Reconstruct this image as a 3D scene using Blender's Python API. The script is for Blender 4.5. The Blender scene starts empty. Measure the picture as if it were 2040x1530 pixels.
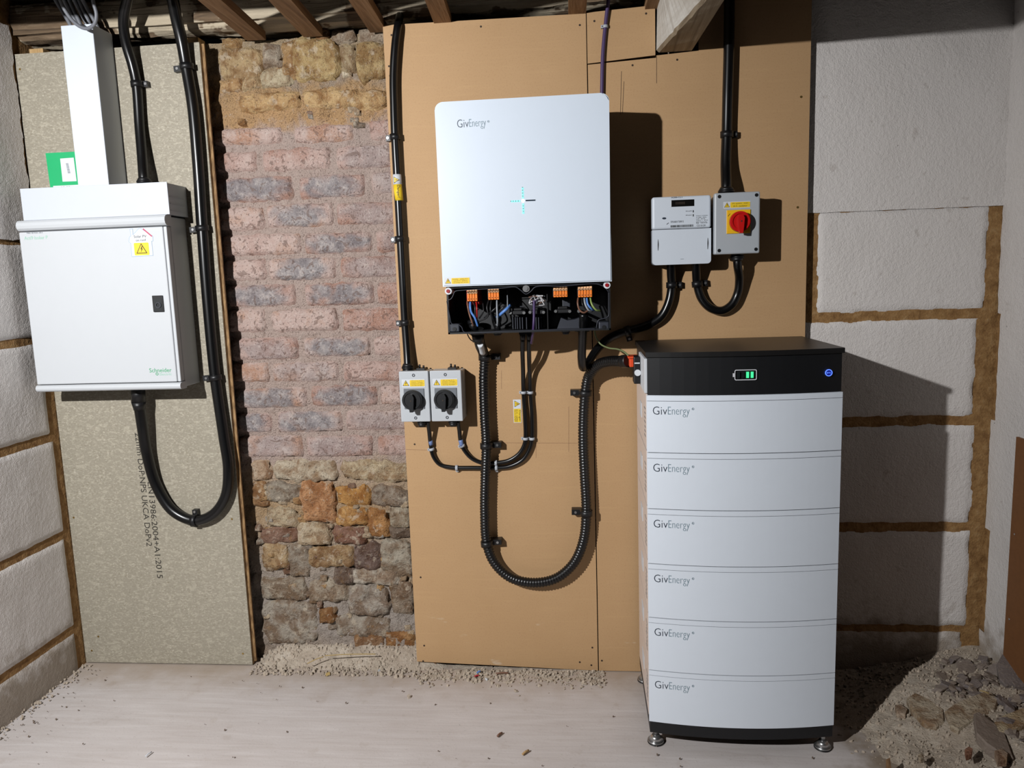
import bpy, bmesh, math, random
from mathutils import Vector, Matrix, noise

# ---------------------------------------------------------------- camera
CAM = Vector((0.0, -2.26656, 1.24809))
YAW, PITCH, ROLL, FPX = 0.0955510, 0.1377290, -0.0335390, 1494.8
fw = Vector((-math.sin(YAW)*math.cos(PITCH), math.cos(YAW)*math.cos(PITCH), -math.sin(PITCH)))
r0 = Vector((math.cos(YAW), math.sin(YAW), 0)); u0 = r0.cross(fw)
rt = r0*math.cos(ROLL) + u0*math.sin(ROLL); up = u0*math.cos(ROLL) - r0*math.sin(ROLL)
scene = bpy.context.scene
cd = bpy.data.cameras.new('camera'); cam = bpy.data.objects.new('camera', cd); scene.collection.objects.link(cam)
cd.sensor_fit = 'HORIZONTAL'; cd.sensor_width = 36.0; cd.lens = FPX/2040*36.0; cd.clip_start = .02
cam.matrix_world = Matrix(((rt.x, up.x, -fw.x, CAM.x), (rt.y, up.y, -fw.y, CAM.y), (rt.z, up.z, -fw.z, CAM.z), (0, 0, 0, 1)))
scene.camera = cam
# ---------------------------------------------------------------- world, lamp, exposure
world = bpy.data.worlds.new('cellar_air'); scene.world = world; world.use_nodes = True
world.node_tree.nodes['Background'].inputs[0].default_value = (.75, .8, .9, 1)
world.node_tree.nodes['Background'].inputs[1].default_value = .001
ld = bpy.data.lights.new('work_lamp', 'SPOT'); lamp = bpy.data.objects.new('work_lamp', ld); scene.collection.objects.link(lamp)
ld.energy = 302; ld.color = (.985, .99, 1.0); ld.shadow_soft_size = .022
ld.spot_size = math.radians(118); ld.spot_blend = 1.0
LAMP = Vector((-1.42, -2.29, 1.84)); AIM = Vector((-.92, 0, .92))
lamp.location = LAMP; lamp.rotation_euler = (AIM-LAMP).to_track_quat('-Z', 'Y').to_euler()
vs = scene.view_settings
vs.view_transform = 'Standard'; vs.look = 'None'; vs.gamma = 1.0; vs.use_curve_mapping = False; vs.exposure = 0.0
scene.cycles.diffuse_bounces = 1

# ---------------------------------------------------------------- pixel -> place
def ray(px, py): return fw + rt*((px-1020)/FPX) + up*((765-py)/FPX)
def W(px, py, Y=0.0):
    d = ray(px, py); return CAM + d*((Y-CAM.y)/d.y)
def FZ(px, py, z=0.0):
    d = ray(px, py); return CAM + d*((z-CAM.z)/d.z)
def SX(px, py, x):
    d = ray(px, py); return CAM + d*((x-CAM.x)/d.x)
def lin(c):
    def f(v):
        v /= 255.0
        return v/12.92 if v <= .04045 else ((v+.055)/1.055)**2.4
    return (f(c[0]), f(c[1]), f(c[2]), 1.0)
rnd = random.Random(7)
C = scene.collection

# ---------------------------------------------------------------- materials
class NT:
    def __init__(s, name):
        s.m = bpy.data.materials.new(name); s.m.use_nodes = True
        s.t = s.m.node_tree; s.n = s.t.nodes; s.l = s.t.links
        s.b = s.n['Principled BSDF']
    def node(s, t, **k):
        n = s.n.new(t)
        for a, v in k.items(): setattr(n, a, v)
        return n
    def link(s, a, b): s.l.new(a, b)
    def setv(s, sock, v):
        if hasattr(v, 'is_linked') or hasattr(v, 'links'): s.link(v, sock)
        else: sock.default_value = v
    def pos(s): return s.node('ShaderNodeNewGeometry').outputs['Position']
    def scale(s, vec, sc):
        n = s.node('ShaderNodeMapping'); s.link(vec, n.inputs[0]); n.inputs['Scale'].default_value = sc; return n.outputs[0]
    def noise(s, vec, scale, detail=4, rough=.55, dist=0.0):
        n = s.node('ShaderNodeTexNoise'); s.link(vec, n.inputs['Vector'])
        n.inputs['Scale'].default_value = scale; n.inputs['Detail'].default_value = detail
        n.inputs['Roughness'].default_value = rough; n.inputs['Distortion'].default_value = dist
        return n.outputs['Fac']
    def voro(s, vec, scale):
        n = s.node('ShaderNodeTexVoronoi'); s.link(vec, n.inputs['Vector']); n.inputs['Scale'].default_value = scale; return n
    def step(s, v, a, b):
        n = s.node('ShaderNodeMapRange', interpolation_type='SMOOTHSTEP'); s.link(v, n.inputs['Value'])
        n.inputs['From Min'].default_value = a; n.inputs['From Max'].default_value = b; return n.outputs['Result']
    def math(s, op, a, b=0.0, c=None):
        n = s.node('ShaderNodeMath', operation=op); s.setv(n.inputs[0], a); s.setv(n.inputs[1], b)
        if c is not None: s.setv(n.inputs[2], c)
        return n.outputs[0]
    def mix(s, f, a, b, mode='MIX'):
        n = s.node('ShaderNodeMix', data_type='RGBA', blend_type=mode)
        s.setv(n.inputs['Factor'], f); s.setv(n.inputs['A'], a); s.setv(n.inputs['B'], b); return n.outputs['Result']
    def ramp(s, f, stops):
        n = s.node('ShaderNodeValToRGB'); s.link(f, n.inputs[0]); e = n.color_ramp.elements
        while len(e) < len(stops): e.new(.5)
        for el, (p, c) in zip(e, stops): el.position = p; el.color = c
        return n.outputs[0]
    def sep(s, v):
        n = s.node('ShaderNodeSeparateXYZ'); s.link(v, n.inputs[0]); return n.outputs
    def bump(s, h, strength=.5, dist=.004):
        n = s.node('ShaderNodeBump'); s.link(h, n.inputs['Height']); n.inputs['Strength'].default_value = strength
        n.inputs['Distance'].default_value = dist; s.link(n.outputs[0], s.b.inputs['Normal'])
    def col(s, v): s.setv(s.b.inputs['Base Color'], v)
    def rough(s, v): s.setv(s.b.inputs['Roughness'], v)
MATS = {}
def simple(name, rgb, rough=.5, metal=0.0, var=.06, nscale=30, bump=0.0, bscale=300, spec=.5, emit=None, estr=0.0, bdist=.001):
    t = NT(name); p = t.pos(); c = lin(rgb)
    n = t.noise(p, nscale, 3)
    lo = tuple(max(0, v*(1-var)) for v in c[:3])+(1,); hi = tuple(min(1, v*(1+var)) for v in c[:3])+(1,)
    t.col(t.mix(n, lo, hi)); t.rough(rough)
    t.b.inputs['Metallic'].default_value = metal; t.b.inputs['Specular IOR Level'].default_value = spec
    if bump: t.bump(t.noise(p, bscale, 2), bump, bdist)
    if emit: t.b.inputs['Emission Color'].default_value = lin(emit); t.b.inputs['Emission Strength'].default_value = estr
    MATS[name] = t.m; return t.m
simple('white_powder_coat', (214, 224, 236), .33, var=.01, bump=.10, bscale=700)
simple('white_battery_shell', (230, 237, 246), .42, var=.015)
simple('white_enamel', (199, 204, 212), .4, var=.012)
simple('ivory_enamel', (196, 199, 202), .42, var=.012)
simple('white_pvc', (212, 219, 228), .4, var=.012)
simple('black_shell', (16, 17, 20), .5, var=.1)
simple('black_top', (26, 25, 25), .4, var=.1)
simple('black_plastic', (17, 17, 19), .42, var=.12)
simple('black_housing', (13, 14, 17), .45, var=.15)
simple('dark_plastic_grey', (44, 47, 56), .45, var=.1)
simple('black_cable', (11, 11, 12), .28, var=.15)
simple('conduit_black', (10, 10, 11), .34, var=.15)
simple('grey_plastic', (176, 181, 186), .42, var=.02)
simple('grey_lid', (190, 194, 198), .4, var=.02)
simple('mid_grey_plate', (112, 116, 122), .45, var=.03)
simple('knob_black', (24, 25, 27), .38, var=.1)
simple('knob_red', (196, 22, 20), .35, var=.05)
simple('yellow_plate', (240, 186, 30), .4, var=.03)
simple('label_white', (212, 215, 219), .5, var=.02)
simple('label_yellow', (236, 200, 40), .5, var=.03)
simple('ink_black', (22, 22, 20), .6)
simple('ink_grey', (96, 104, 112), .6)
simple('ink_slate', (60, 74, 88), .5)
simple('ink_teal_grey', (112, 138, 150), .5)
simple('ink_dark_blue', (34, 46, 62), .5)
simple('ink_green', (44, 160, 104), .5)
simple('ink_pale_green', (150, 200, 176), .5)
simple('ink_blue_line', (150, 178, 205), .5)
simple('ink_pink', (190, 60, 96), .5)
simple('print_brown_black', (44, 40, 34), .8)
simple('orange_terminal', (240, 128, 40), .4, var=.06)
simple('orange_tip', (246, 190, 140), .4, var=.05)
simple('orange_connector', (228, 78, 36), .4)
simple('red_terminal', (170, 24, 20), .4)
simple('red_cap', (150, 20, 30), .35)
simple('wire_blue', (88, 134, 204), .4)
simple('wire_brown', (120, 84, 66), .45)
simple('wire_grey', (150, 154, 160), .45)
simple('wire_green_yellow', (140, 160, 88), .45)
simple('earth_sheath', (112, 122, 84), .5)
simple('wire_blue_pale', (110, 132, 180), .45)
simple('wire_black', (24, 24, 26), .4)
simple('wire_white', (206, 204, 206), .45)
simple('cable_purple', (72, 54, 96), .42)
simple('cable_grey', (112, 114, 120), .45)
simple('clip_grey', (180, 184, 190), .45)
simple('steel', (190, 190, 190), .28, metal=.9)
simple('brass_screw', (180, 150, 90), .3, metal=.8)
simple('screw_hole', (50, 36, 24), .7)
simple('booklet_green', (20, 170, 104), .45, var=.05)
simple('display_dark', (20, 19, 18), .2)
simple('led_teal', (120, 230, 226), .4, emit=(150, 250, 245), estr=.55)
simple('led_white', (250, 255, 255), .4, emit=(250, 255, 255), estr=1.6)
simple('led_dark', (20, 40, 56), .3)
simple('led_dot', (24, 96, 100), .4)
simple('led_green', (60, 220, 140), .4, emit=(70, 240, 150), estr=.9)
simple('led_off', (22, 28, 30), .4)
simple('led_blue', (60, 90, 230), .4, emit=(100, 140, 255), estr=1.1)
simple('led_blue_dark', (8, 20, 110), .4, emit=(10, 30, 150), estr=.35)
simple('icon_white', (225, 225, 230), .4)
simple('side_sheet', (222, 206, 196), .4, var=.02)
simple('crumb_dark', (112, 97, 84), .9, var=.3)
simple('straw', (176, 150, 96), .7)
simple('wire_red', (170, 40, 50), .4)

def m_mdf():
    t = NT('mdf_board'); p = t.pos()
    n1 = t.noise(p, 3.5, 5, .6); n2 = t.noise(p, 220, 3, .6); n3 = t.noise(t.scale(p, (1, 1, 22)), 5, 3)
    c = t.mix(n1, lin((182, 145, 104)), lin((197, 161, 120)))
    c = t.mix(t.math('MULTIPLY', t.step(n2, .5, .72), .22), c, lin((152, 112, 70)))
    c = t.mix(t.math('MULTIPLY', t.step(n3, .52, .75), .18), c, lin((206, 170, 124)))
    z = t.sep(p)[2]
    smear = t.math('MULTIPLY', t.step(t.noise(t.scale(p, (1, 1, 3.0)), 9, 3, .6), .64, .72), t.step(z, .30, .05))
    c = t.mix(t.math('MULTIPLY', smear, .6), c, lin((214, 196, 172)))
    t.col(c); t.rough(.62); t.b.inputs['Specular IOR Level'].default_value = .25; t.bump(n2, .06, .0008); MATS['mdf'] = t.m
m_mdf()
def m_chip():
    t = NT('chipboard'); p = t.pos()
    q = t.scale(p, (1.0, 1.0, 1.8))
    n1 = t.noise(q, 130, 3, .6); n2 = t.noise(q, 55, 3, .6, 1.0); n3 = t.noise(p, 2.2, 3)
    c = t.mix(n3, lin((146, 139, 123)), lin((160, 152, 136)))
    c = t.mix(t.math('MULTIPLY', t.step(n2, .50, .62), .55), c, lin((182, 174, 156)))
    c = t.mix(t.math('MULTIPLY', t.step(n1, .58, .66), .6), c, lin((206, 198, 180)))
    c = t.mix(t.math('MULTIPLY', t.step(n1, .42, .34), .55), c, lin((120, 108, 86)))
    t.col(c); t.rough(.6); t.b.inputs['Specular IOR Level'].default_value = .3; t.bump(n1, .15, .0008); MATS['chipboard'] = t.m
    t = NT('chipboard_edge'); p = t.pos(); n = t.noise(t.scale(p, (1, 1, .25)), 120, 3)
    t.col(t.ramp(n, [(.3, lin((96, 70, 42))), (.5, lin((136, 104, 66))), (.7, lin((168, 134, 92)))])); t.rough(.8); t.bump(n, .5, .002); MATS['chip_edge'] = t.m
m_chip()
def m_floor():
    t = NT('screed_concrete'); p = t.pos()
    st = t.noise(t.scale(p, (.8, 9, 1)), 6, 5, .6, .4); n1 = t.noise(p, 2.5, 4); n2 = t.noise(p, 160, 3); n3 = t.noise(p, 14, 4, .6)
    c = t.mix(n1, lin((200, 190, 185)), lin((214, 207, 204)))
    c = t.mix(t.math('MULTIPLY', t.step(st, .45, .75), .35), c, lin((186, 174, 166)))
    c = t.mix(t.math('MULTIPLY', t.step(st, .5, .3), .3), c, lin((226, 220, 217)))
    c = t.mix(t.math('MULTIPLY', t.step(n3, .60, .70), .25), c, lin((178, 164, 152)))
    c = t.mix(t.math('MULTIPLY', t.step(n2, .62, .70), .2), c, lin((150, 136, 124)))
    xyz = t.sep(p)
    dirt = t.step(t.math('ADD', xyz[1], t.math('MULTIPLY', t.math('SUBTRACT', n3, .5), .20)), -.22, .03)
    c = t.mix(t.math('MULTIPLY', dirt, .85), c, lin((172, 154, 136)))
    d2 = t.step(t.math('ADD', xyz[0], t.math('MULTIPLY', t.math('SUBTRACT', n3, .5), .25)), .62, .76)
    c = t.mix(d2, c, lin((152, 136, 118)))
    t.col(c); t.rough(.75); t.bump(t.math('ADD', st, t.math('MULTIPLY', n2, .4)), .22, .003); MATS['floor'] = t.m
m_floor()
def m_brick():
    t = NT('old_brick'); p = t.pos(); oi = t.node('ShaderNodeObjectInfo')
    g = t.sep(t.node('ShaderNodeTexCoord').outputs['Generated'])
    u = t.math('MULTIPLY', t.math('SUBTRACT', g[0], .5), 2.0); v = t.math('MULTIPLY', t.math('SUBTRACT', g[2], .5), 2.0)
    d = t.math('ADD', t.math('MULTIPLY', u, u), t.math('MULTIPLY', v, v))
    n1 = t.noise(p, 11, 5, .6); n2 = t.noise(p, 40, 5, .65); n3 = t.noise(p, 170, 4, .7); n4 = t.noise(p, 16, 3, .5, .8)
    c = t.ramp(t.math('ADD', n1, t.math('MULTIPLY', t.math('SUBTRACT', oi.outputs['Random'], .5), .3)),
               [(.28, lin((178, 138, 121))), (.42, lin((190, 160, 149))), (.6, lin((202, 178, 168))), (.75, lin((186, 146, 124)))])
    on = t.sep(oi.outputs['Color'])[0]
    burn = t.math('MULTIPLY', t.step(t.math('ADD', d, t.math('MULTIPLY', t.math('SUBTRACT', n4, .5), 2.2)), 1.05, .15), on)
    c = t.mix(t.math('MULTIPLY', burn, .85), c, t.mix(t.step(n2, .3, .7), lin((116, 114, 118)), lin((170, 166, 166))))
    c = t.mix(t.math('MULTIPLY', t.step(n2, .52, .74), .45), c, lin((210, 194, 184)))
    edge = t.step(t.math('ADD', d, t.math('MULTIPLY', t.math('SUBTRACT', n2, .5), 1.8)), .95, 1.7)
    c = t.mix(t.math('MULTIPLY', edge, .6), c, lin((184, 162, 150)))
    pit = t.step(n3, .41, .34)
    c = t.mix(t.math('MULTIPLY', pit, .9), c, lin((78, 62, 56)))
    c = t.mix(t.math('MULTIPLY', t.step(n3, .57, .66), .5), c, lin((224, 212, 205)))
    c = t.mix(t.math('MULTIPLY', t.step(t.noise(p, 26, 2, .5, 2.5), .40, .375), .6), c, lin((120, 98, 88)))
    t.col(c); t.rough(.9); t.b.inputs['Specular IOR Level'].default_value = .15
    t.bump(t.math('ADD', t.math('MULTIPLY', n3, 1.0), n2), .9, .008); MATS['brick'] = t.m
m_brick()
def m_stone():
    t = NT('rubble_stone'); p = t.pos(); oi = t.node('ShaderNodeObjectInfo')
    n1 = t.noise(p, 22, 5, .65, .5); n2 = t.noise(p, 120, 4, .7); n3 = t.noise(p, 30, 4, .6)
    c = t.mix(t.step(n1, .35, .65), t.mix(1.0, oi.outputs['Color'], lin((190, 170, 155)), 'MULTIPLY'), oi.outputs['Color'])
    c = t.mix(t.math('MULTIPLY', t.step(n3, .56, .68), .5), c, lin((205, 190, 168)))
    c = t.mix(t.math('MULTIPLY', t.step(n3, .42, .32), .25), c, lin((172, 134, 84)))
    c = t.mix(t.math('MULTIPLY', t.step(n2, .42, .32), .7), c, lin((84, 68, 56)))
    c = t.mix(t.math('MULTIPLY', t.step(n2, .58, .68), .35), c, lin((222, 208, 188)))
    t.col(c); t.rough(.92); t.b.inputs['Specular IOR Level'].default_value = .15
    t.bump(t.math('ADD', t.math('MULTIPLY', n2, .9), n1), 1.0, .010); MATS['stone'] = t.m
m_stone()
def m_mortar():
    t = NT('lime_mortar'); p = t.pos(); z = t.sep(p)[2]
    n1 = t.noise(p, 9, 5, .65, .6); n2 = t.noise(p, 60, 5, .7); n3 = t.noise(p, 200, 3, .7)
    zz = t.math('ADD', t.math('MULTIPLY', z, .5), t.math('MULTIPLY', t.math('SUBTRACT', n1, .5), .10))
    c = t.ramp(zz, [(.0, lin((174, 155, 137))), (.06, lin((178, 166, 156))), (.17, lin((182, 167, 152))), (.25, lin((188, 158, 122))), (.31, lin((196, 172, 146))),
                    (.35, lin((192, 171, 160))), (.86, lin((190, 170, 160))), (.885, lin((196, 158, 116))), (.925, lin((190, 156, 116))), (.945, lin((170, 152, 134))), (1.0, lin((172, 152, 124)))])
    c = t.mix(t.math('MULTIPLY', t.step(n2, .55, .72), .5), c, lin((208, 196, 184)))
    c = t.mix(t.math('MULTIPLY', t.step(n2, .45, .3), .45), c, lin((120, 98, 80)))
    c = t.mix(t.math('MULTIPLY', t.step(n3, .42, .32), .75), c, lin((88, 70, 58)))
    t.col(c); t.rough(.95); t.b.inputs['Specular IOR Level'].default_value = .1
    t.bump(t.math('ADD', t.math('MULTIPLY', n3, 1.0), n2), 1.0, .010); MATS['mortar'] = t.m
m_mortar()
def m_block(name, a, b, key):
    t = NT(name); p = t.pos()
    n1 = t.noise(p, 5, 4); n2 = t.noise(p, 75, 4, .65); n3 = t.noise(p, 24, 3); n4 = t.noise(p, 300, 2)
    c = t.mix(n1, lin(a), lin(b))
    c = t.mix(t.math('MULTIPLY', t.step(n3, .66, .74), .25), c, lin((150, 134, 120)))
    c = t.mix(t.math('MULTIPLY', t.step(t.noise(p, 38, 3, .6), .745, .765), .8), c, lin((70, 60, 52)))
    z = t.sep(p)[2]
    c = t.mix(t.math('MULTIPLY', t.step(t.math('ADD', z, t.math('MULTIPLY', t.math('SUBTRACT', n3, .5), .30)), .22, .06), .75), c, lin((146, 129, 108)))
    t.col(c); t.rough(.85); t.b.inputs['Specular IOR Level'].default_value = .2
    t.bump(t.math('ADD', n2, t.math('MULTIPLY', n4, .3)), .65, .005); MATS[key] = t.m
m_block('painted_block', (226, 219, 213), (233, 227, 223), 'block')
def m_joint():
    t = NT('brown_joint_mortar'); p = t.pos(); n = t.noise(p, 45, 4, .65); n2 = t.noise(p, 12, 4, .6); n3 = t.noise(p, 170, 3)
    c = t.ramp(n, [(.3, lin((128, 92, 52))), (.55, lin((160, 122, 76))), (.75, lin((178, 144, 100)))])
    c = t.mix(t.math('MULTIPLY', t.step(n2, .70, .76), .6), c, lin((190, 176, 156)))
    t.col(c); t.rough(.95); t.bump(t.math('ADD', n, t.math('MULTIPLY', n3, .5)), .8, .006); MATS['joint'] = t.m
m_joint()
def m_wood(key, stops, along, bumpd=.004, paint=None):
    t = NT(key); p = t.pos(); sc = [26, 26, 26]; sc[along] = 1.6
    n = t.noise(t.scale(p, sc), 2.2, 6, .65, .8); n2 = t.noise(p, 7, 4, .6)
    c = t.ramp(n, stops)
    if paint: c = t.mix(t.step(t.math('ADD', n2, t.math('MULTIPLY', n, .25)), .575, .62), c, lin(paint))
    t.col(c); t.rough(.85); t.bump(n, .7, bumpd); MATS[key] = t.m
m_wood('old_timber', [(.25, lin((54, 42, 32))), (.5, lin((112, 92, 70))), (.75, lin((160, 138, 112)))], 0, .014, (186, 172, 148))
m_wood('batten_wood', [(.25, lin((98, 70, 44))), (.5, lin((140, 106, 72))), (.75, lin((166, 132, 96)))], 1)
m_wood('ceiling_wood', [(.25, lin((40, 28, 20))), (.5, lin((62, 46, 32))), (.75, lin((84, 64, 46)))], 1)
m_wood('pale_wood', [(.25, lin((150, 118, 74))), (.5, lin((186, 152, 104))), (.75, lin((200, 168, 122)))], 2)
def m_beam():
    t = NT('painted_timber'); p = t.pos(); n = t.noise(t.scale(p, (40, 1.5, 40)), 2, 5, .6, .5); n2 = t.noise(p, 300, 2)
    nz = t.sep(t.node('ShaderNodeNewGeometry').outputs['Normal'])
    c = t.mix(t.step(n, .3, .7), lin((196, 190, 180)), lin((214, 210, 202)))
    raw = t.ramp(n, [(.3, lin((120, 104, 84))), (.6, lin((164, 148, 124))), (.75, lin((196, 184, 164)))])
    c = t.mix(t.step(nz[2], -.3, -.7), c, raw)
    t.col(c); t.rough(.75); t.bump(n, .5, .004); MATS['beam'] = t.m
m_beam()
def m_dirt():
    t = NT('dusty_dirt'); p = t.pos(); n = t.noise(p, 30, 5, .7); n2 = t.noise(p, 180, 4, .7); n3 = t.noise(p, 4, 3)
    c = t.ramp(n, [(.3, lin((172, 157, 140))), (.5, lin((204, 189, 170))), (.7, lin((218, 205, 188)))])
    c = t.mix(t.math('MULTIPLY', t.step(n3, .45, .65), .3), c, lin((150, 126, 106)))
    c = t.mix(t.math('MULTIPLY', t.step(n2, .64, .7), .7), c, lin((206, 192, 172)))
    t.col(c); t.rough(.95); t.bump(t.math('ADD', n, n2), .8, .008); MATS['dirt'] = t.m
m_dirt()
simple('hardboard_brown', (128, 84, 48), .6, var=.15, nscale=60)
def m_slate():
    t = NT('slate'); p = t.pos(); oi = t.node('ShaderNodeObjectInfo'); n = t.noise(p, 35, 4, .6); n2 = t.noise(p, 130, 3, .65)
    c = t.mix(n, lin((92, 84, 85)), lin((130, 120, 118)))
    c = t.mix(oi.outputs['Random'], c, t.mix(n, lin((128, 112, 98)), lin((160, 144, 128))))
    c = t.mix(t.math('MULTIPLY', t.step(n2, .5, .64), .25), c, lin((178, 162, 144)))
    t.col(c); t.rough(.75); t.bump(n2, .7, .004); MATS['slate'] = t.m
m_slate()
simple('gravel_mix', (186, 171, 153), .95, var=.35, nscale=90, bump=.5, bscale=200)

# ---------------------------------------------------------------- mesh building
ORG = {}
class MB:
    def __init__(s): s.v = []; s.f = []; s.sm = []
    def add(s, vs, fs, smooth=False):
        o = len(s.v); s.v += [Vector(a) for a in vs]
        for f in fs: s.f.append([i+o for i in f]); s.sm.append(smooth)
        return s
    def bm(s, b, smooth=False):
        b.verts.index_update()
        s.add([v.co.copy() for v in b.verts], [[v.index for v in f.verts] for f in b.faces], smooth); b.free(); return s
    def box(s, x0, x1, y0, y1, z0, z1, bev=0.0, seg=2):
        x0, x1 = min(x0, x1), max(x0, x1); y0, y1 = min(y0, y1), max(y0, y1); z0, z1 = min(z0, z1), max(z0, z1)
        b = bmesh.new(); bmesh.ops.create_cube(b, size=1.0)
        for v in b.verts: v.co = Vector(((x0+x1)/2+v.co.x*(x1-x0), (y0+y1)/2+v.co.y*(y1-y0), (z0+z1)/2+v.co.z*(z1-z0)))
        if bev: bmesh.ops.bevel(b, geom=list(b.edges), offset=bev, segments=seg, affect='EDGES', profile=.5)
        return s.bm(b)
    def obox(s, c, ax, ay, az):
        c, ax, ay, az = Vector(c), Vector(ax), Vector(ay), Vector(az)
        vs = [c+ax*i+ay*j+az*k for i in (-1, 1) for j in (-1, 1) for k in (-1, 1)]
        return s.add(vs, [(0, 1, 3, 2), (4, 6, 7, 5), (0, 4, 5, 1), (2, 3, 7, 6), (0, 2, 6, 4), (1, 5, 7, 3)])
    def prism(s, poly, y0, y1):            # polygon in x,z, thickness in y
        n = len(poly); vs = [(x, y0, z) for x, z in poly]+[(x, y1, z) for x, z in poly]
        fs = [list(range(n)), list(range(2*n-1, n-1, -1))]+[(i, i+n, (i+1) % n+n, (i+1) % n) for i in range(n)]
        return s.add(vs, fs)
    def plan(s, poly, z0, z1):             # polygon in x,y, height in z
        n = len(poly); vs = [(x, y, z0) for x, y in poly]+[(x, y, z1) for x, y in poly]
        fs = [list(range(n-1, -1, -1)), list(range(n, 2*n))]+[(i, (i+1) % n, (i+1) % n+n, i+n) for i in range(n)]
        return s.add(vs, fs)
    def cyl(s, p0, p1, r, r1=None, seg=20, cap=True):
        p0, p1 = Vector(p0), Vector(p1); r1 = r if r1 is None else r1
        a = (p1-p0).normalized(); e = a.orthogonal().normalized(); g = a.cross(e)
        vs = []
        for P, R in ((p0, r), (p1, r1)):
            for i in range(seg):
                t = 2*math.pi*i/seg; vs.append(P+e*(R*math.cos(t))+g*(R*math.sin(t)))
        o = len(s.v)
        s.add(vs, [(i, (i+1) % seg, (i+1) % seg+seg, i+seg) for i in range(seg)], True)
        if cap:
            s.f.append([o+i for i in range(seg-1, -1, -1)]); s.sm.append(False)
            s.f.append([o+seg+i for i in range(seg)]); s.sm.append(False)
        return s
    def ring(s, c, r_in, r_out, y0, y1, seg=28):
        vs = []
        for (R, Y) in ((r_in, y0), (r_out, y0), (r_out, y1), (r_in, y1)):
            for i in range(seg):
                t = 2*math.pi*i/seg; vs.append((c[0]+R*math.cos(t), Y, c[2]+R*math.sin(t)))
        fs = []
        for k in range(4):
            for i in range(seg): fs.append((k*seg+i, k*seg+(i+1) % seg, ((k+1) % 4)*seg+(i+1) % seg, ((k+1) % 4)*seg+i))
        return s.add(vs, fs)
    def tube(s, pts, r, seg=12, step=.006, rfun=None, caps=True):
        pts = resample([Vector(p) for p in pts], step); n = len(pts)
        tan = [(pts[min(i+1, n-1)]-pts[max(i-1, 0)]).normalized() for i in range(n)]
        e = tan[0].orthogonal().normalized(); vs = []
        for i in range(n):
            e = (e-tan[i]*e.dot(tan[i])).normalized(); g = tan[i].cross(e)
            R = rfun(i) if rfun else r
            for k in range(seg):
                a = 2*math.pi*k/seg; vs.append(pts[i]+e*(R*math.cos(a))+g*(R*math.sin(a)))
        o = len(s.v)
        s.add(vs, [(i*seg+k, i*seg+(k+1) % seg, (i+1)*seg+(k+1) % seg, (i+1)*seg+k) for i in range(n-1) for k in range(seg)], True)
        if caps:
            s.f.append([o+k for k in range(seg-1, -1, -1)]); s.sm.append(False)
            s.f.append([o+(n-1)*seg+k for k in range(seg)]); s.sm.append(False)
        return s
    def build(s, name, mat, parent=None, color=None):
        lo = Vector((min(v.x for v in s.v), min(v.y for v in s.v), min(v.z for v in s.v)))
        hi = Vector((max(v.x for v in s.v), max(v.y for v in s.v), max(v.z for v in s.v)))
        org = ORG[parent.name] if parent else Vector(((lo.x+hi.x)/2, (lo.y+hi.y)/2, lo.z))
        me = bpy.data.meshes.new(name); me.from_pydata([v-org for v in s.v], [], s.f)
        me.polygons.foreach_set('use_smooth', s.sm); me.update()
        m = MATS[mat] if isinstance(mat, str) else mat
        me.materials.append(m)
        o = bpy.data.objects.new(name, me); C.objects.link(o); ORG[o.name] = org
        if parent: o.parent = parent
        else: o.location = org
        if color: o.color = lin(color)
        return o
def resample(P, step):
    n = len(P)
    if n < 3:
        L = (P[1]-P[0]).length; k = max(1, int(L/step)); return [P[0].lerp(P[1], i/k) for i in range(k+1)]
    out = []
    for i in range(n-1):
        p0 = P[i-1] if i else P[0]*2-P[1]; p1, p2 = P[i], P[i+1]; p3 = P[i+2] if i+2 < n else P[-1]*2-P[-2]
        k = max(2, int((p2-p1).length/step))
        # centripetal-ish catmull-rom
        d1, d2, d3 = max((p1-p0).length, 1e-5)**.5, max((p2-p1).length, 1e-5)**.5, max((p3-p2).length, 1e-5)**.5
        m1 = (p2-p1+((p1-p0)/d1-(p2-p0)/(d1+d2))*d2); m2 = (p2-p1+((p3-p2)/d3-(p3-p1)/(d2+d3))*d2)
        for j in range(k):
            t = j/k; out.append(p1*(2*t**3-3*t*t+1)+m1*(t**3-2*t*t+t)+p2*(-2*t**3+3*t*t)+m2*(t**3-t*t))
    out.append(P[-1]); return out
def tag(o, label=None, cat=None, group=None, kind=None):
    if label: o['label'] = label
    if cat: o['category'] = cat
    if group: o['group'] = group
    if kind: o['kind'] = kind
    return o
def thing(name, label, cat, loc, group=None):
    o = bpy.data.objects.new(name, None); C.objects.link(o); o.location = loc; ORG[o.name] = Vector(loc); o.empty_display_size = .05
    return tag(o, label, cat, group)
def rrect(x0, x1, z0, z1, r, seg=5, corners=(1, 1, 1, 1)):      # bl, br, tr, tl
    pts = []
    for (cx, cz, a0, on) in ((x0+r, z0+r, 180, corners[0]), (x1-r, z0+r, 270, corners[1]), (x1-r, z1-r, 0, corners[2]), (x0+r, z1-r, 90, corners[3])):
        if on:
            for i in range(seg+1):
                a = math.radians(a0+90*i/seg); pts.append((cx+r*math.cos(a), cz+r*math.sin(a)))
        else:
            pts.append((x0 if a0 in (180, 90) else x1, z0 if a0 in (180, 270) else z1))
    return pts
_fc = {}
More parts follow.
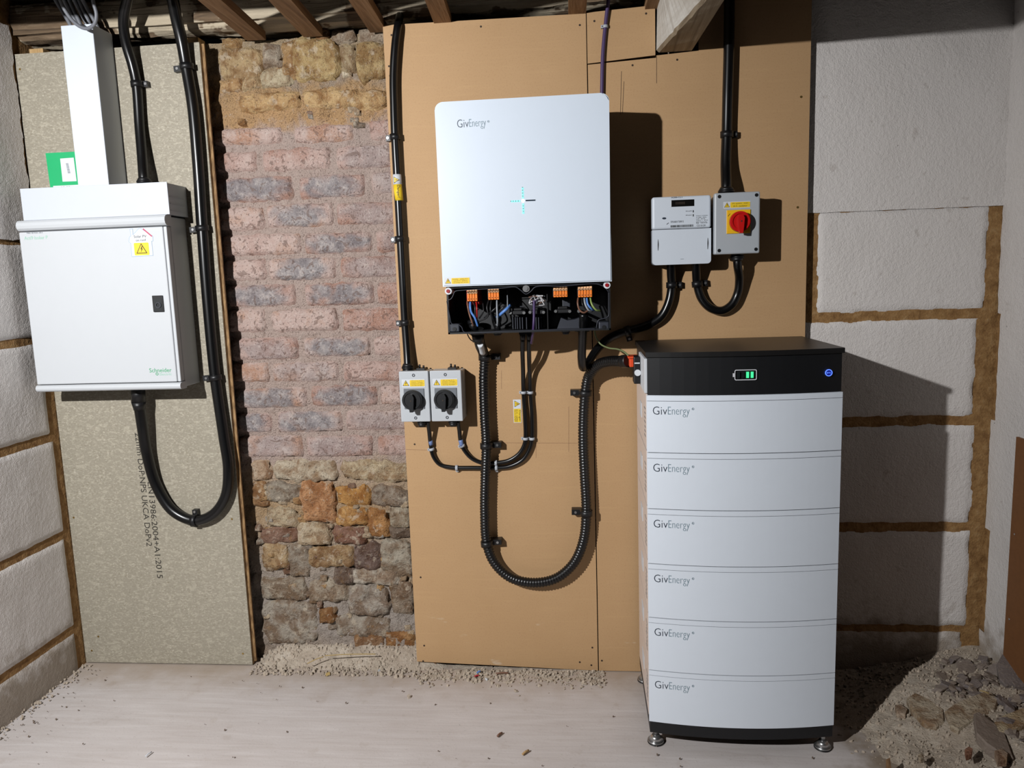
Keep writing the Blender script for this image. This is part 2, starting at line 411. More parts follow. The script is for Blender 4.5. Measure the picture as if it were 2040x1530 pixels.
def text_mesh(string, off):
    k = (string, off)
    if k not in _fc:
        cu = bpy.data.curves.new('lettering', 'FONT'); cu.body = string; cu.size = 1.0; cu.resolution_u = 3; cu.offset = off; cu.extrude = 0.0
        ob = bpy.data.objects.new('lettering', cu); C.objects.link(ob)
        dg = bpy.context.evaluated_depsgraph_get(); me = bpy.data.meshes.new_from_object(ob.evaluated_get(dg))
        _fc[k] = ([v.co.copy() for v in me.vertices], [list(p.vertices) for p in me.polygons])
        bpy.data.objects.remove(ob); bpy.data.curves.remove(cu); bpy.data.meshes.remove(me)
    return _fc[k]
def put_text(mb, string, x0, z0, w, h, y, off=0.0, rot=0, yfun=None):
    """text filling the box (x0,z0,w,h) on a surface facing -y; rot=-90 reads downwards, +90 upwards"""
    vs, fs = text_mesh(string, off)
    ax, bx = min(v.x for v in vs), max(v.x for v in vs); ay, by = min(v.y for v in vs), max(v.y for v in vs)
    out = []
    for v in vs:
        a, b = (v.x-ax)/(bx-ax), (v.y-ay)/max(by-ay, 1e-6)
        if rot == 0: X, Z = x0+a*w, z0+b*h
        elif rot == -90: X, Z = x0+b*w, z0+(1-a)*h
        else: X, Z = x0+(1-b)*w, z0+a*h
        out.append((X, yfun(X) if yfun else y, Z))
    mb.add(out, fs)
    return mb
def text(string, x0, z0, w, h, y, mat, parent, off=0.0, rot=0, yfun=None):
    return put_text(MB(), string, x0, z0, w, h, y, off, rot, yfun).build('lettering', mat, parent)
def bar(mb, p, q, wd, y0, y1):
    p, q = Vector((p[0], 0, p[1])), Vector((q[0], 0, q[1])); d = (q-p); n = Vector((-d.z, 0, d.x)).normalized()*(wd/2)
    poly = [p-n, q-n, q+n, p+n]; return mb.prism([(a.x, a.z) for a in poly], y0, y1)
def warn_triangle(parent, cx, cz, s, y, rot=0):
    """yellow hazard triangle with black border and bolt, side s, facing -y"""
    ca, sa = math.cos(math.radians(rot)), math.sin(math.radians(rot))
    def T(a, b): return (cx+(a*ca-b*sa)*s, cz+(a*sa+b*ca)*s)
    def tri(k): return [T(-.5*k, -.29*k), T(.5*k, -.29*k), T(0, .577*k)]
    o = MB().prism(tri(1.0), y, y-.0003).build('warning_triangle', 'ink_black', parent)
    MB().prism(tri(.80), y-.0003, y-.0005).build('triangle_fill', 'label_yellow', parent)
    bolt = [T(.04, .32), T(-.10, .06), T(.0, .08), T(-.07, -.2), T(.12, .13), T(.02, .11), T(.1, .3)]
    MB().prism(bolt, y-.0005, y-.0007).build('bolt_symbol', 'ink_black', parent)
def sticker(parent, x0, x1, z0, z1, y, lines, th=.62):
    st = MB().box(x0, x1, y, y-.0005, z0, z1).build('warning_sticker', 'label_white', parent)
    h = z1-z0; tx = x0+h*.52
    warn_triangle(st, tx, z0+h*.42, h*.82, y-.0006)
    px0 = x0+h*1.02
    MB().prism(rrect(px0, x1-h*.05, z0+h*.1, z1-h*.1, h*.1, 3), y-.0005, y-.0008).build('yellow_panel', 'label_yellow', st)
    n = len(lines); lh = h*.72/n; mb = MB()
    for i, s in enumerate(lines):
        w = (x1-px0)*.84*min(1, .45+len(s)/34); c = (px0+x1-h*.05)/2
        put_text(mb, s, c-w/2, z1-h*.14-(i+1)*lh+lh*.2, w, lh*th, y-.0010)
    mb.build('lettering', 'ink_black', st)
    return st

# ================================================================ THE SETTING
def fbm(x, y, z, o=4): return noise.fractal(Vector((x, y, z)), .9, 2.1, o)
def grid_floor():
    nx, ny = 200, 190; vs = []; fs = []
    X0, X1, Y0, Y1 = -1.76, 1.26, -1.5, .32
    for j in range(ny+1):
        y = Y0+(Y1-Y0)*((j/ny)**.55)
        for i in range(nx+1):
            x = X0+(X1-X0)*i/nx
            vs.append((x, y, fbm(x*3, y*3, 1)*.0035-.002))
    for j in range(ny):
        for i in range(nx): a = j*(nx+1)+i; fs.append((a, a+1, a+nx+2, a+nx+1))
    return tag(MB().add(vs, fs, True).build('floor', 'floor'), kind='structure')
floor = grid_floor()
YB = .07                                      # face of the bricks
def sm(a, b, x): t = max(0, min(1, (x-a)/(b-a))); return t*t*(3-2*t)
def wall_back():
    mb = MB(); x0, x1 = -1.16, -.48; nx, nz = 110, 330; z1 = 2.0; vs = []; fs = []
    for j in range(nz+1):
        z = -.03+(z1+.03)*j/nz
        for i in range(nx+1):
            x = x0+(x1-x0)*i/nx
            low = 1-sm(.35, .66, z); crumb = sm(1.75, 1.78, z)*(1-sm(1.84, 1.87, z)); top = sm(1.84, 1.88, z)
            amp = .004+.007*low+.008*crumb+.006*top
            y = YB+.007+.002*low-.006*crumb+.002*top + amp*fbm(x*22, z*22, 3)+.3*amp*fbm(x*90, z*90, 9, 3)
            y += .02*sm(.2, .0, z)*-1
            vs.append((x, y, z))
    for j in range(nz):
        for i in range(nx): a = j*(nx+1)+i; fs.append((a, a+1, a+nx+2, a+nx+1))
    mb.add(vs, fs, True)
    # plain wall core carrying the face and running on behind the boards
    mb.box(-1.76, -1.15, YB+.02, .3, -.03, 1.90); mb.box(-.50, .64, YB-.012, .3, -.03, 1.94); mb.box(-1.17, -.47, YB+.04, .3, -.03, 2.0)
    return tag(mb.build('wall_back', 'mortar'), kind='structure')
wallb = wall_back()
def face_piece(name, x0, x1, z0, z1, seed, mat, parent, color, proud=.005, rnd_=.16, jit=.006, rough=.003, tilt=0.0, sk=0.0, pw=14, dpt=.022, grow=.002):
    """one brick or stone: a rounded, rough cushion set into the mortar"""
    x0 -= grow; x1 += grow; z0 -= grow; z1 += grow
    w, h = (x1-x0)/2, (z1-z0)/2; cx, cz = (x0+x1)/2, (z0+z1)/2
    nx, nz = max(6, int(w/.0055)), max(5, int(h/.0055)); nx, nz = min(nx, 24), min(nz, 18); vs = []; fs = []
    for j in range(nz+1):
        v = -1+2*j/nz
        for i in range(nx+1):
            u = -1+2*i/nx
            # squircle-ish outline
            k = 1-rnd_*(abs(u)**3)*(abs(v)**3)
            x = cx+u*w*k; z = cz+v*h*k + sk*(x-cx)
            e = max(abs(u), abs(v))
            if e > .99:
                x += jit*noise.noise(Vector((x*38, z*38, seed))); z += jit*noise.noise(Vector((x*38, z*38, seed+7)))
            edge = (abs(u)**pw+abs(v)**pw)
            fall = min(1.0, edge) ** 1.5
            y = YB-proud + dpt*(fall if e > .99 else fall*.35) + rough*(fbm(x*30, z*30, seed*1.7, 4)+.5*fbm(x*95, z*95, seed, 3)) + tilt*v*h
            if e > .99: y = max(y, YB+.014)
            vs.append((x, y, z))
    for j in range(nz):
        for i in range(nx): a = j*(nx+1)+i; fs.append((a, a+1, a+nx+2, a+nx+1))
    return MB().add(vs, fs, True).build(name, mat, parent, color)
PINK = (0, 0, 0); BLUE = (255, 255, 255); HALF = (190, 190, 190)
rows = [  # bricks as seen: (left, right, top at mid, bottom at mid, burnt?)
 [(442, 561, 254, 288, 0), (586, 704, 248, 284, 0), (734, 776, 238, 279, 0)],
 [(447, 510, 302, 343, 0), (522, 657, 295, 340, 0), (669, 780, 288, 335, 1)],
 [(452, 582, 351, 401, 2), (595, 728, 348, 394, 2), (740, 784, 341, 386, 1)],
 [(458, 525, 412, 459, 0), (530, 664, 405, 452, 2), (669, 788, 403, 448, 1)],
 [(467, 599, 466, 509, 0), (606, 740, 462, 505, 2), (748, 792, 458, 502, 1)],
 [(471, 529, 516, 559, 0), (535, 668, 513, 557, 2), (677, 796, 510, 553, 1)],
 [(474, 590, 567, 611, 2), (606, 744, 563, 608, 2), (751, 799, 562, 606, 0)],
 [(477, 528, 616, 662, 0), (540, 672, 616, 660, 0), (681, 801, 614, 658, 0)],
 [(480, 594, 672, 717, 1), (604, 738, 671, 711, 2), (744, 806, 670, 709, 0)],
 [(484, 535, 722, 762, 0), (542, 675, 721, 761, 1), (684, 808, 720, 760, 0)],
 [(489, 611, 773, 813, 2), (619, 751, 769, 809, 2), (757, 811, 767, 806, 0)],
 [(492, 542, 824, 863, 2), (551, 681, 820, 861, 2), (689, 813, 817, 858, 1)],
 [(496, 603, 868, 911, 1), (609, 743, 868, 910, 1), (752, 817, 868, 908, 0)],
]
k = 0
for row in rows:
    for i, (a, b, t, bt, burn) in enumerate(row):
        k += 1; m = (t+bt)/2
        x0 = W(a, m, YB).x; x1 = W(b, m, YB).x; xm = (a+b)/2
        if i == 0: x0 = min(x0, -1.14)
        if i == 2: x1 = max(x1, -.53)
        z1 = W(xm, t, YB).z; z0 = W(xm, bt, YB).z
        face_piece('brick', x0, x1, z0, z1, k*3.1, 'brick', wallb, (PINK, HALF, BLUE)[burn], proud=.004+.003*rnd.random(), grow=.0045, rnd_=.06, jit=.008, rough=.0032, sk=.012*rnd.uniform(-1, 1), tilt=rnd.uniform(-.05, .05))
stones = [  # left, right, top, bottom, colour, proud
 (501, 540, 919, 957, (196, 168, 140), .004), (545, 672, 919, 957, (206, 192, 168), .006), (682, 818, 919, 957, (210, 192, 158), .006),
 (504, 531, 958, 1009, (170, 128, 84), .004), (531, 598, 962, 1001, (150, 140, 126), .006), (602, 669, 962, 1040, (206, 146, 96), .012), (672, 740, 971, 1005, (200, 140, 66), .008), (741, 818, 971, 1009, (150, 138, 124), .006),
 (531, 594, 1010, 1050, (200, 182, 150), .008), (672, 732, 1012, 1046, (206, 150, 80), .010), (735, 773, 1015, 1071, (186, 126, 66), .012), (776, 818, 1012, 1050, (172, 162, 142), .010),
 (522, 594, 1051, 1081, (140, 104, 88), .006), (594, 660, 1043, 1084, (212, 196, 166), .014), (666, 729, 1050, 1084, (134, 92, 76), .008), (776, 820, 1051, 1071, (112, 96, 84), .004),
 (707, 757, 1083, 1134, (112, 92, 88), .010), (760, 822, 1075, 1147, (176, 168, 152), .010), (522, 575, 1084, 1131, (184, 154, 112), .006), (575, 616, 1087, 1150, (158, 148, 134), .005),
 (616, 704, 1090, 1130, (178, 146, 104), .007), (666, 702, 1131, 1162, (114, 98, 90), .008), (704, 795, 1134, 1163, (198, 190, 176), .008),
 (520, 612, 1153, 1195, (166, 156, 140), .006), (616, 690, 1158, 1198, (176, 164, 146), .005), (694, 776, 1168, 1225, (170, 162, 152), .008), (778, 824, 1156, 1224, (156, 140, 122), .006),
 (522, 634, 1198, 1280, (168, 160, 148), .008), (637, 667, 1213, 1240, (168, 122, 74), .012), (670, 780, 1228, 1268, (172, 164, 152), .008), (708, 768, 1262, 1298, (158, 116, 80), .012), (768, 828, 1257, 1286, (190, 136, 80), .012),
 (437, 523, 97, 157, (184, 156, 112), .010), (484, 518, 155, 178, (206, 180, 136), .012), (520, 580, 138, 174, (198, 184, 152), .008), (562, 606, 82, 150, (170, 132, 84), .008), (586, 675, 80, 158, (196, 168, 112), .016),
 (678, 707, 90, 146, (166, 146, 112), .006), (711, 772, 86, 160, (184, 156, 104), .012), (630, 654, 60, 78, (150, 108, 66), .008), (440, 478, 78, 93, (178, 146, 96), .006), (524, 560, 86, 132, (160, 148, 132), .004),
 (437, 482, 160, 182, (190, 150, 100), .006), (478, 600, 184, 222, (212, 172, 116), .010), (604, 775, 180, 216, (214, 176, 120), .012), (660, 710, 62, 84, (160, 146, 128), .006), (716, 775, 58, 82, (156, 140, 122), .006),
]
for i, (a, b, t, bt, col, pr) in enumerate(stones):
    m = (t+bt)/2; xm = (a+b)/2; col = tuple(c_*.72+g_*.28 for c_, g_ in zip(col, (178, 162, 142)))
    face_piece('stone', W(a, m, YB).x, W(b, m, YB).x, W(xm, bt, YB).z, W(xm, t, YB).z, 50+i*2.3, 'stone', wallb, col, proud=pr, rnd_=.20, jit=.024, rough=.011, tilt=rnd.uniform(-.10, .10), sk=rnd.uniform(-.08, .06), pw=9, dpt=.024, grow=.008)

rs = random.Random(41)
for i in range(110):
    x = rs.uniform(-1.10, -.575); z = rs.uniform(.06, .60) if i < 88 else rs.uniform(1.72, 1.97)
    w, h = rs.uniform(.008, .022), rs.uniform(.006, .014)
    col = rs.choice(((176, 158, 134), (190, 172, 146), (160, 150, 138), (184, 150, 108), (150, 124, 106), (204, 190, 166), (170, 162, 150)))
    face_piece('stone', x-w, x+w, z-h, z+h, 300+i*1.9, 'stone', wallb, col, proud=rs.uniform(.0, .007), rnd_=.3, jit=.014, rough=.008, tilt=rs.uniform(-.2, .2), sk=rs.uniform(-.2, .2), pw=6, dpt=.022)
# block walls: brown joints behind, one painted block each
ZC = [-.19, .14, .465, .793, 1.108, 1.415, 1.735, 2.06]
def block(name, parent, plane, a0, a1, z0, z1, seed, wob=.008, proud=.005, flush=False):
    """painted block with ragged paint edge; plane 'x-'/'x+'/'y' says which wall it faces"""
    nu, nv = max(8, int((a1-a0)/.013)), max(8, int((z1-z0)/.013)); vs = []; fs = []
    for j in range(nv+1):
        v = j/nv
        for i in range(nu+1):
            u = i/nu; a = a0+(a1-a0)*u; z = z0+(z1-z0)*v
            edge = i in (0, nu) or j in (0, nv)
            da = wob*fbm(a*22+seed, z*22, 2+seed, 4) if i in (0, nu) else 0; dz = wob*.6*fbm(a*22, z*22+seed, 5+seed, 4) if j in (0, nv) else 0
            d = (-.006 if edge and not flush else proud)+.0018*fbm(a*9, z*9, 3.0, 3)
            if not flush and not edge and (i in (1, nu-1) or j in (1, nv-1)): d -= .0015
            a2, z2 = a+da, z+dz
            vs.append({'y': (a2, .03-d, z2), 'x+': (-1.715+d, a2, z2), 'x-': (1.20-d, a2, z2)}[plane])
    for j in range(nv):
        for i in range(nu): a = j*(nu+1)+i; fs.append((a, a+1, a+nu+2, a+nu+1))
    return MB().add(vs, fs, True).build(name, 'block', parent)
wl = tag(MB().box(-1.80, -1.715, -1.45, .3, -.05, 2.2).build('wall_left', 'joint'), kind='structure')
wr = tag(MB().box(1.20, 1.30, -.9, .3, -.05, 2.2).build('wall_right', 'joint'), kind='structure')
wbr = tag(MB().box(.60, 1.30, .03, .3, -.05, 2.2).build('wall_back_right', 'joint'), kind='structure')
GL = [.006, .005, .0055, .0055, .004, .003, -.002, -.002]     # half joint heights, left wall
GR = [.004, .003, .0065, .0065, .006, -.004, -.002, -.002]    # half joint heights, right
for c in range(7):
    off = .3*(c % 2); z0, z1 = max(ZC[c]+GL[c], -.03), ZC[c+1]-GL[c+1]
    ye_ = (-.030, -.026, -.022, -.030, -.012, -.010, -.010)[c]
    block('block', wl, 'x+', -.70-off*.4, ye_, z0, z1, c+1.0, flush=c > 4)
    block('block', wl, 'x+', -1.445, -.712-off*.4, z0, z1, c+21.0)
    z0, z1 = max(ZC[c]+GR[c], -.03), ZC[c+1]-GR[c+1]
    xl = W(1624, 500, .03).x if c == 4 else .605
    block('block', wbr, 'y', xl, (1.150, 1.162, 1.156, 1.150, 1.166, 1.199, 1.199)[c], z0, z1, c+61.0, wob=.020 if c < 5 else .002, flush=c > 4)
    block('block', wr, 'x-', -.895, (.028, .002, .028, .010, .028, .030, .030)[c], ZC[c]-.002, ZC[c+1]+.002, c+81.0, wob=.006, flush=True)
# ceiling
ce = MB()
tag(MB().box(-1.80, 1.30, -1.5, .3, 2.14, 2.2).build('ceiling', 'ceiling_wood'), kind='structure')

# timbers
def rough_beam(name, x0, x1, y0, y1, z0, z1, mat, amp, label, cat, axis=0, n=60, group=None):
    prof = []
    m = 7
    for i in range(m): prof.append((0, i/m))
    for i in range(m): prof.append((i/m, 1))
    for i in range(m): prof.append((1, 1-i/m))
    for i in range(m): prof.append((1-i/m, 0))
    vs = []; fs = []; q = len(prof)
    for k in range(n+1):
        t = k/n
        for (a, b) in prof:
            if axis == 0: p = Vector((x0+(x1-x0)*t, y0+(y1-y0)*a, z0+(z1-z0)*b))
            else: p = Vector((x0+(x1-x0)*a, y0+(y1-y0)*t, z0+(z1-z0)*b))
            d = Vector((0, a-.5, b-.5)) if axis == 0 else Vector((a-.5, 0, b-.5))
            s = Vector((2.5, 14, 14)) if axis == 0 else Vector((14, 2.5, 14))
            nn = fbm(p.x*s.x, p.y*s.y, p.z*s.z+x0, 5)
            corner = 1-min(min(a, 1-a), min(b, 1-b))*0 if (a in (0, 1) and b in (0, 1)) else 0
            vs.append(p+d.normalized()*(amp*nn-(amp*1.2 if corner else 0)))
    for k in range(n):
        for i in range(q): fs.append((k*q+i, k*q+(i+1) % q, (k+1)*q+(i+1) % q, (k+1)*q+i))
    fs.append(list(range(q-1, -1, -1))); fs.append([n*q+i for i in range(q)])
    return tag(MB().add(vs, fs).build(name, mat), label, cat, group)
rough_beam('wall_plate', -1.71, .215, .005, .16, 2.024, 2.135, 'old_timber', .017, 'old rough timber wall plate with flaking cream paint under the ceiling', 'beam', n=260)
for y, wh in ((-.50, 'nearest the wall'), (-.98, 'farther from the wall')):
    rough_beam('ceiling_joist', -1.71, 1.19, y-.03, y+.03, 2.0165, 2.139, 'ceiling_wood', .002, 'dark sawn joist crossing above the battens, '+wh, 'joist', n=40)
bat = [(507, 79, .058, 'leftmost, beside the black looped cable'), (620, 61, .058, 'second from the left, above the top stones'), (751, 51, .05, 'third, beside the top corner of the brown board'),
       (883, 41, .05, 'fourth, above the tall brown board'), (1149, 19, .05, 'fifth, beside the purple cable'), (1300, 6, .05, 'sixth, beside the painted joist')]
for i, (a, b, w, wh) in enumerate(bat):
    e = W(a, b, .03); mb = MB(); d = Vector((.06 if i < 4 else .02, -1, 0)).normalized(); s = Vector((-d.y, d.x, 0))
    mid = Vector((e.x, .045, 1.99))+d*.45
    for t in range(1): mb.obox(mid+Vector((0, 0, .013)), d*.45, s*(w/2), Vector((0, 0, .0125)))
    tag(mb.build('ceiling_batten', 'batten_wood'), 'brown sawn ceiling batten, '+wh, 'batten', 'sawn battens under the ceiling')
def painted_joist():
    zb = 1.872; A, B = W(1310, 105), W(1380, 103); P, Q = FZ(1405, 0, zb), FZ(1447, 0, zb); n = 50; vs = []; fs = []
    for k in range(n+1):
        y = -1.3*k/n; t = y/P.y; xl = A.x+(P.x-A.x)*min(t, 1.0)+.0035*fbm(y*30, 1, 2)+.0; xr = B.x+(Q.x-B.x)*t*.9
        prof = [(A.x+.002*fbm(y*9, 3, 5), 2.138), (A.x+.002*fbm(y*9, 4, 5), zb+.12), (xl-.004, zb+.007), (xl+.004, zb+.001*fbm(y*40, 2, 1)), ((xl+xr)/2, zb+.002*fbm(y*20, 7, 1)), (xr-.003, zb), (xr, zb+.004), (xr+.004, 2.138)]
        vs += [(x, y, z) for x, z in prof]
    q = 8
    for k in range(n):
        for i in range(q): fs.append((k*q+i, k*q+(i+1) % q, (k+1)*q+(i+1) % q, (k+1)*q+i))
    fs.append(list(range(q-1, -1, -1))); fs.append([n*q+i for i in range(q)])
    return tag(MB().add(vs, fs).build('painted_joist', 'beam'), 'large joist painted white with a bare underside, above the meter', 'joist')
painted_joist()

# ================================================================ BOARDS
XL, XR = -1.712, -1.121
cb = thing('chipboard_sheet', 'tall grey speckled chipboard sheet behind the cream consumer unit', 'board', ((XL+XR)/2, .01, .0))
MB().box(XL, XR, 0, .004, .002, 1.982).build('board_face', 'chipboard', cb)
MB().box(XL, XR+.001, .004, .022, .002, 1.982).build('board_core', 'chip_edge', cb)
MB().box(XR-.012, XR+.010, .010, .016, .01, 1.98).build('tongue', 'chip_edge', cb)
zb, za = W(322, 1152).z, W(300, 880).z
pr = MB()
put_text(pr, 'P5 EN13986:2004+A1:2015', W(303, 1050).x, W(322, 1152).z, .0195, W(300, 935).z-W(322, 1152).z, -.0004, 0, -90)
put_text(pr, '22mm DoP:NPS UKCA DoPv2', W(283, 1000).x, W(303, 1088).z, .0195, W(290, 862).z-W(303, 1088).z, -.0004, 0, -90)
pr.build('lettering', 'print_brown_black', cb)
for a, b in [(183, 1296), (484, 1302), (462, 1034), (147, 1031), (40, 138), (196, 1268)]:
    p = W(a, b); MB().cyl((p.x, .0, p.z), (p.x, -.0012, p.z), .0032, seg=8).build('screw', 'brass_screw', cb)
bt = MB().box(-1.205, -1.135, .024, .066, .0, 2.004).build('support_batten', 'pale_wood'); tag(bt, 'pale upright wood batten behind the right edge of the chipboard', 'batten')
bt = MB().box(-1.68, -1.635, .024, .066, .0, 2.002).build('support_batten', 'pale_wood'); tag(bt, 'pale upright wood batten behind the left edge of the chipboard', 'batten')
XM0, XM1, XM2 = -.560, .030, .650
def screws(parent, pts, mat='screw_hole', r=.003):
    for a, b in pts:
        p = W(a, b); MB().cyl((p.x, .0005, p.z), (p.x, -.0008, p.z), r, seg=8).build('screw', mat, parent)
md = thing('mdf_sheet', 'tall brown fibreboard sheet carrying the two small rotary isolators', 'board', ((XM0+XM1)/2, .006, .0))
MB().prism([(XM0, .022), (XM1-.0015, .0), (XM1-.0015, 1.990), (XM0, 1.995)], 0, .012).build('board_face', 'mdf', md)
screws(md, [(780, 70), (775, 132), (777, 151), (958, 53), (1155, 50), (845, 1286), (843, 1317), (1180, 1290), (1178, 1325), (977, 1326), (838, 1150), (826, 885), (1155, 1337-18)])
bt = MB().box(-.545, -.50, .0125, .056, .0, 1.96).build('support_batten', 'batten_wood'); tag(bt, 'upright batten behind the left edge of the brown fibreboard', 'batten')
m2 = thing('mdf_sheet', 'brown fibreboard sheet behind the meter and red switch, notched round the joist', 'board', ((XM1+XM2)/2, .006, .0))
xa, za = W(1307, 112).x, W(1307, 112).z
MB().prism([(XM1+.0015, .0), (XM2, .0), (XM2, 2.0), (W(1385, 60).x+.01, 2.0), (W(1385, 60).x+.01, za+.008), (xa+.001, za+.002), (xa+.001, za-.004), (XM1+.0015, za-.012)], 0, .012).build('board_face', 'mdf', m2)
screws(m2, [(1349, 119), (1199, 1316), (1260, 130)])
screws(m2, [(1596, 193), (1589, 413)], 'brass_screw', .0035)
ln = MB()
for (p, q) in (((1308, 112), (1308, 166)), ((1238, 142), (1236, 228)), ((1243, 162), (1240, 226))):
    a, b = W(*p), W(*q); bar(MB(), (a.x, a.z), (b.x, b.z), .0011, -.0002, -.0005).build('saw_mark', 'screw_hole', m2)
of = thing('mdf_offcut', 'small brown fibreboard offcut above the sheet, behind the purple cable', 'board', (.12, .006, za))
MB().prism([(XM1+.001, za-.009), (xa-.002, za+.003), (xa-.002, 2.0), (XM1+.001, 1.992)], 0, .012).build('board_face', 'mdf', of)
screws(of, [(1184, 42), (1287, 27)])
bt = MB().box(.585, .63, .0125, .029, .0, 1.96).build('support_batten', 'batten_wood'); tag(bt, 'upright batten behind the right edge of the fibreboard by the block wall', 'batten')
ln = MB()
for (p, q) in (((999, 738), (999, 775)), ((1068, 865), (1068, 912)), ((1000, 882), (1180, 883)), ((1133, 810), (1133, 900)), ((800, 895), (860, 897))):
    a, b = W(*p), W(*q); bar(MB(), (a.x, a.z), (b.x, b.z), .0006, -.0002, -.0004).build('pencil_mark', 'wire_brown', md)
# hardboard on the right wall
p0, p1 = SX(2026, 870, 1.19), SX(2005, 1290, 1.19)
hb = thing('hardboard_sheet', 'dark brown hardboard panel on the right wall above the rubble', 'board', (1.19, -.4, .02))
MB().box(1.188, 1.1945, -.9, p0.y, .02, p0.z).build('board_face', 'hardboard_brown', hb)
for z in (.25, .5): MB().cyl((1.188, p0.y-.02, z), (1.187, p0.y-.02, z), .003, seg=8).build('screw', 'steel', hb)

# ================================================================ CONSUMER UNIT
D = .122
cx0, cx1 = W(53, 605, -D).x, W(345, 598, -D).x
cz1, cz0 = W(180, 433, -D).z, W(215, 778.5, -D).z
cu = thing('consumer_unit', 'cream metal consumer unit with closed door on the chipboard', 'fuse box', ((cx0+cx1)/2, -D/2, cz0))
MB().box(cx0+.004, cx1-.004, 0, -D+.03, cz0+.004, cz1-.004, .003).build('body', 'ivory_enamel', cu)
zt, zl = W(180, 457, -D).z, W(215, 763.5, -D).z
def trim(z0, z1, nm):
    b = MB(); pts = []
    yb, yf = -D+.032, -D-.006; r = min((z1-z0)/2, .016)
    prof = [(yb, z0), (yf+r, z0)]+[(yf+r-r*math.sin(math.radians(a)), z0+r-r*math.cos(math.radians(a))) for a in (30, 60, 90)]
    prof += [(yf, z1-r)]+[(yf+r-r*math.cos(math.radians(a)), z1-r+r*math.sin(math.radians(a))) for a in (30, 60, 90)]+[(yb, z1)]
    n = len(prof); vs = [(cx0, y, z) for y, z in prof]+[(cx1, y, z) for y, z in prof]
    b.add(vs, [list(range(n)), list(range(2*n-1, n-1, -1))]+[(i, i+n, (i+1) % n+n, (i+1) % n) for i in range(n)])
    return b.build(nm, 'ivory_enamel', cu)
trim(zt+.002, cz1, 'top_rail'); trim(cz0, zl-.002, 'bottom_rail')
door = MB().box(cx0+.002, cx1-.012, -D+.028, -D, zl, zt, .003).build('door', 'ivory_enamel', cu)
MB().box(cx1-.0118, cx1-.002, -D+.026, -D+.004, zl, zt, .002).build('door_frame', 'ivory_enamel', cu)
a, b = W(304, 589, -D), W(328, 621, -D)
lt = MB().box(a.x, b.x, -D-.0001, -D-.005, b.z, a.z, .0015).build('latch', 'black_plastic', door)
MB().box(a.x+.004, b.x-.004, -D-.0051, -D-.0055, b.z+.003, a.z-.010).build('recess', 'led_off', lt)
q = (a+b)/2
MB().ring((q.x+.002, 0, q.z-.004), .006, .009, -D-.0055, -D-.008).build('finger_ring', 'dark_plastic_grey', lt)
a = W(49, 478, -D); text('Acti9 Isobar P', a.x, a.z, W(95, 474, -D).x-a.x, .0105, -D-.0004, 'ink_pale_green', door)
a = W(53, 466, -D); text('TP&N  SECTION  250 A', a.x, a.z, .052, .0042, -D-.0004, 'ink_grey', door)
a = W(298, 742, -D); text('Schneider', a.x, a.z, W(342, 740, -D).x-a.x, .0125, -D-.0004, 'ink_green', door)
a = W(318, 748, -D); text('Electric', a.x, a.z, W(342, 747, -D).x-a.x, .0075, -D-.0004, 'ink_pale_green', door)
a = W(313, 745, -D); MB().ring((a.x, 0, a.z), .0028, .0044, -D-.0003, -D-.0006, 14).build('emblem', 'ink_green', door)
# house shaped solar sticker
st = MB()
hp = [(263, 511), (261, 485), (257, 482), (258, 473), (261, 470), (259, 457), (264, 456), (265, 468), (278, 454), (304, 470), (305, 480), (302, 480), (305, 509)]
hq = [W(x, y, -D) for x, y in hp]
st = MB().prism([(v.x, v.z) for v in hq], -D-.0001, -D-.0005).build('house_sticker', 'label_white', door)
st['label'] = 'white house-shaped sticker reading Solar PV on roof'
ol = MB()
for i in range(len(hq)):
    u, v = hq[i], hq[(i+1) % len(hq)]; bar(ol, (u.x, u.z), (v.x, v.z), .0011, -D-.0005, -D-.0007)
ol.build('sticker_outline', 'ink_blue_line', st)
u, v = W(285, 456, -D), W(303, 471, -D); bar(MB(), (0, 0), (1, 1), .1, 0, 1); MBk = MB(); bar(MBk, (u.x, u.z), (v.x, v.z), .0034, -D-.0007, -D-.0010); MBk.build('roof_panel_mark', 'ink_pink', st)
u = W(267, 474, -D); text('Solar PV', u.x, u.z, W(292, 472, -D).x-u.x, .0075, -D-.0008, 'ink_black', st)
u = W(271, 481, -D); text('on roof', u.x, u.z, W(291, 480, -D).x-u.x, .0068, -D-.0008, 'ink_black', st)
u, v = W(269, 509, -D), W(296, 483, -D)
ys = MB().prism(rrect(u.x, v.x, u.z, v.z, .003, 3), -D-.0006, -D-.0009).build('yellow_square', 'label_yellow', st)
warn_triangle(st, (u.x+v.x)/2, (u.z+v.z)/2-.003, (v.x-u.x)*.74, -D-.0010)
# extension box over it
ex0, ex1 = W(43, 407, -.113).x, W(335, 394, -.113).x; ez1, ez0 = W(186, 369, -.113).z, cz1
eb = thing('extension_box', 'plain white metal spreader box on top of the consumer unit', 'box', ((ex0+ex1)/2, -.05, ez0))
MB().box(ex0, ex1, -.110, -.113, ez0, ez1, .001).build('front_plate', 'white_enamel', eb)
MB().box(ex0+.003, ex1-.003, 0, -.110, ez0, ez1-.002, .001).build('box_body', 'white_enamel', eb)
for k in range(3): MB().box(ex1-.0032, ex1-.0012, -.02, -.10, ez0+.012+k*.02, ez0+.014+k*.02).build('flange', 'white_enamel', eb)
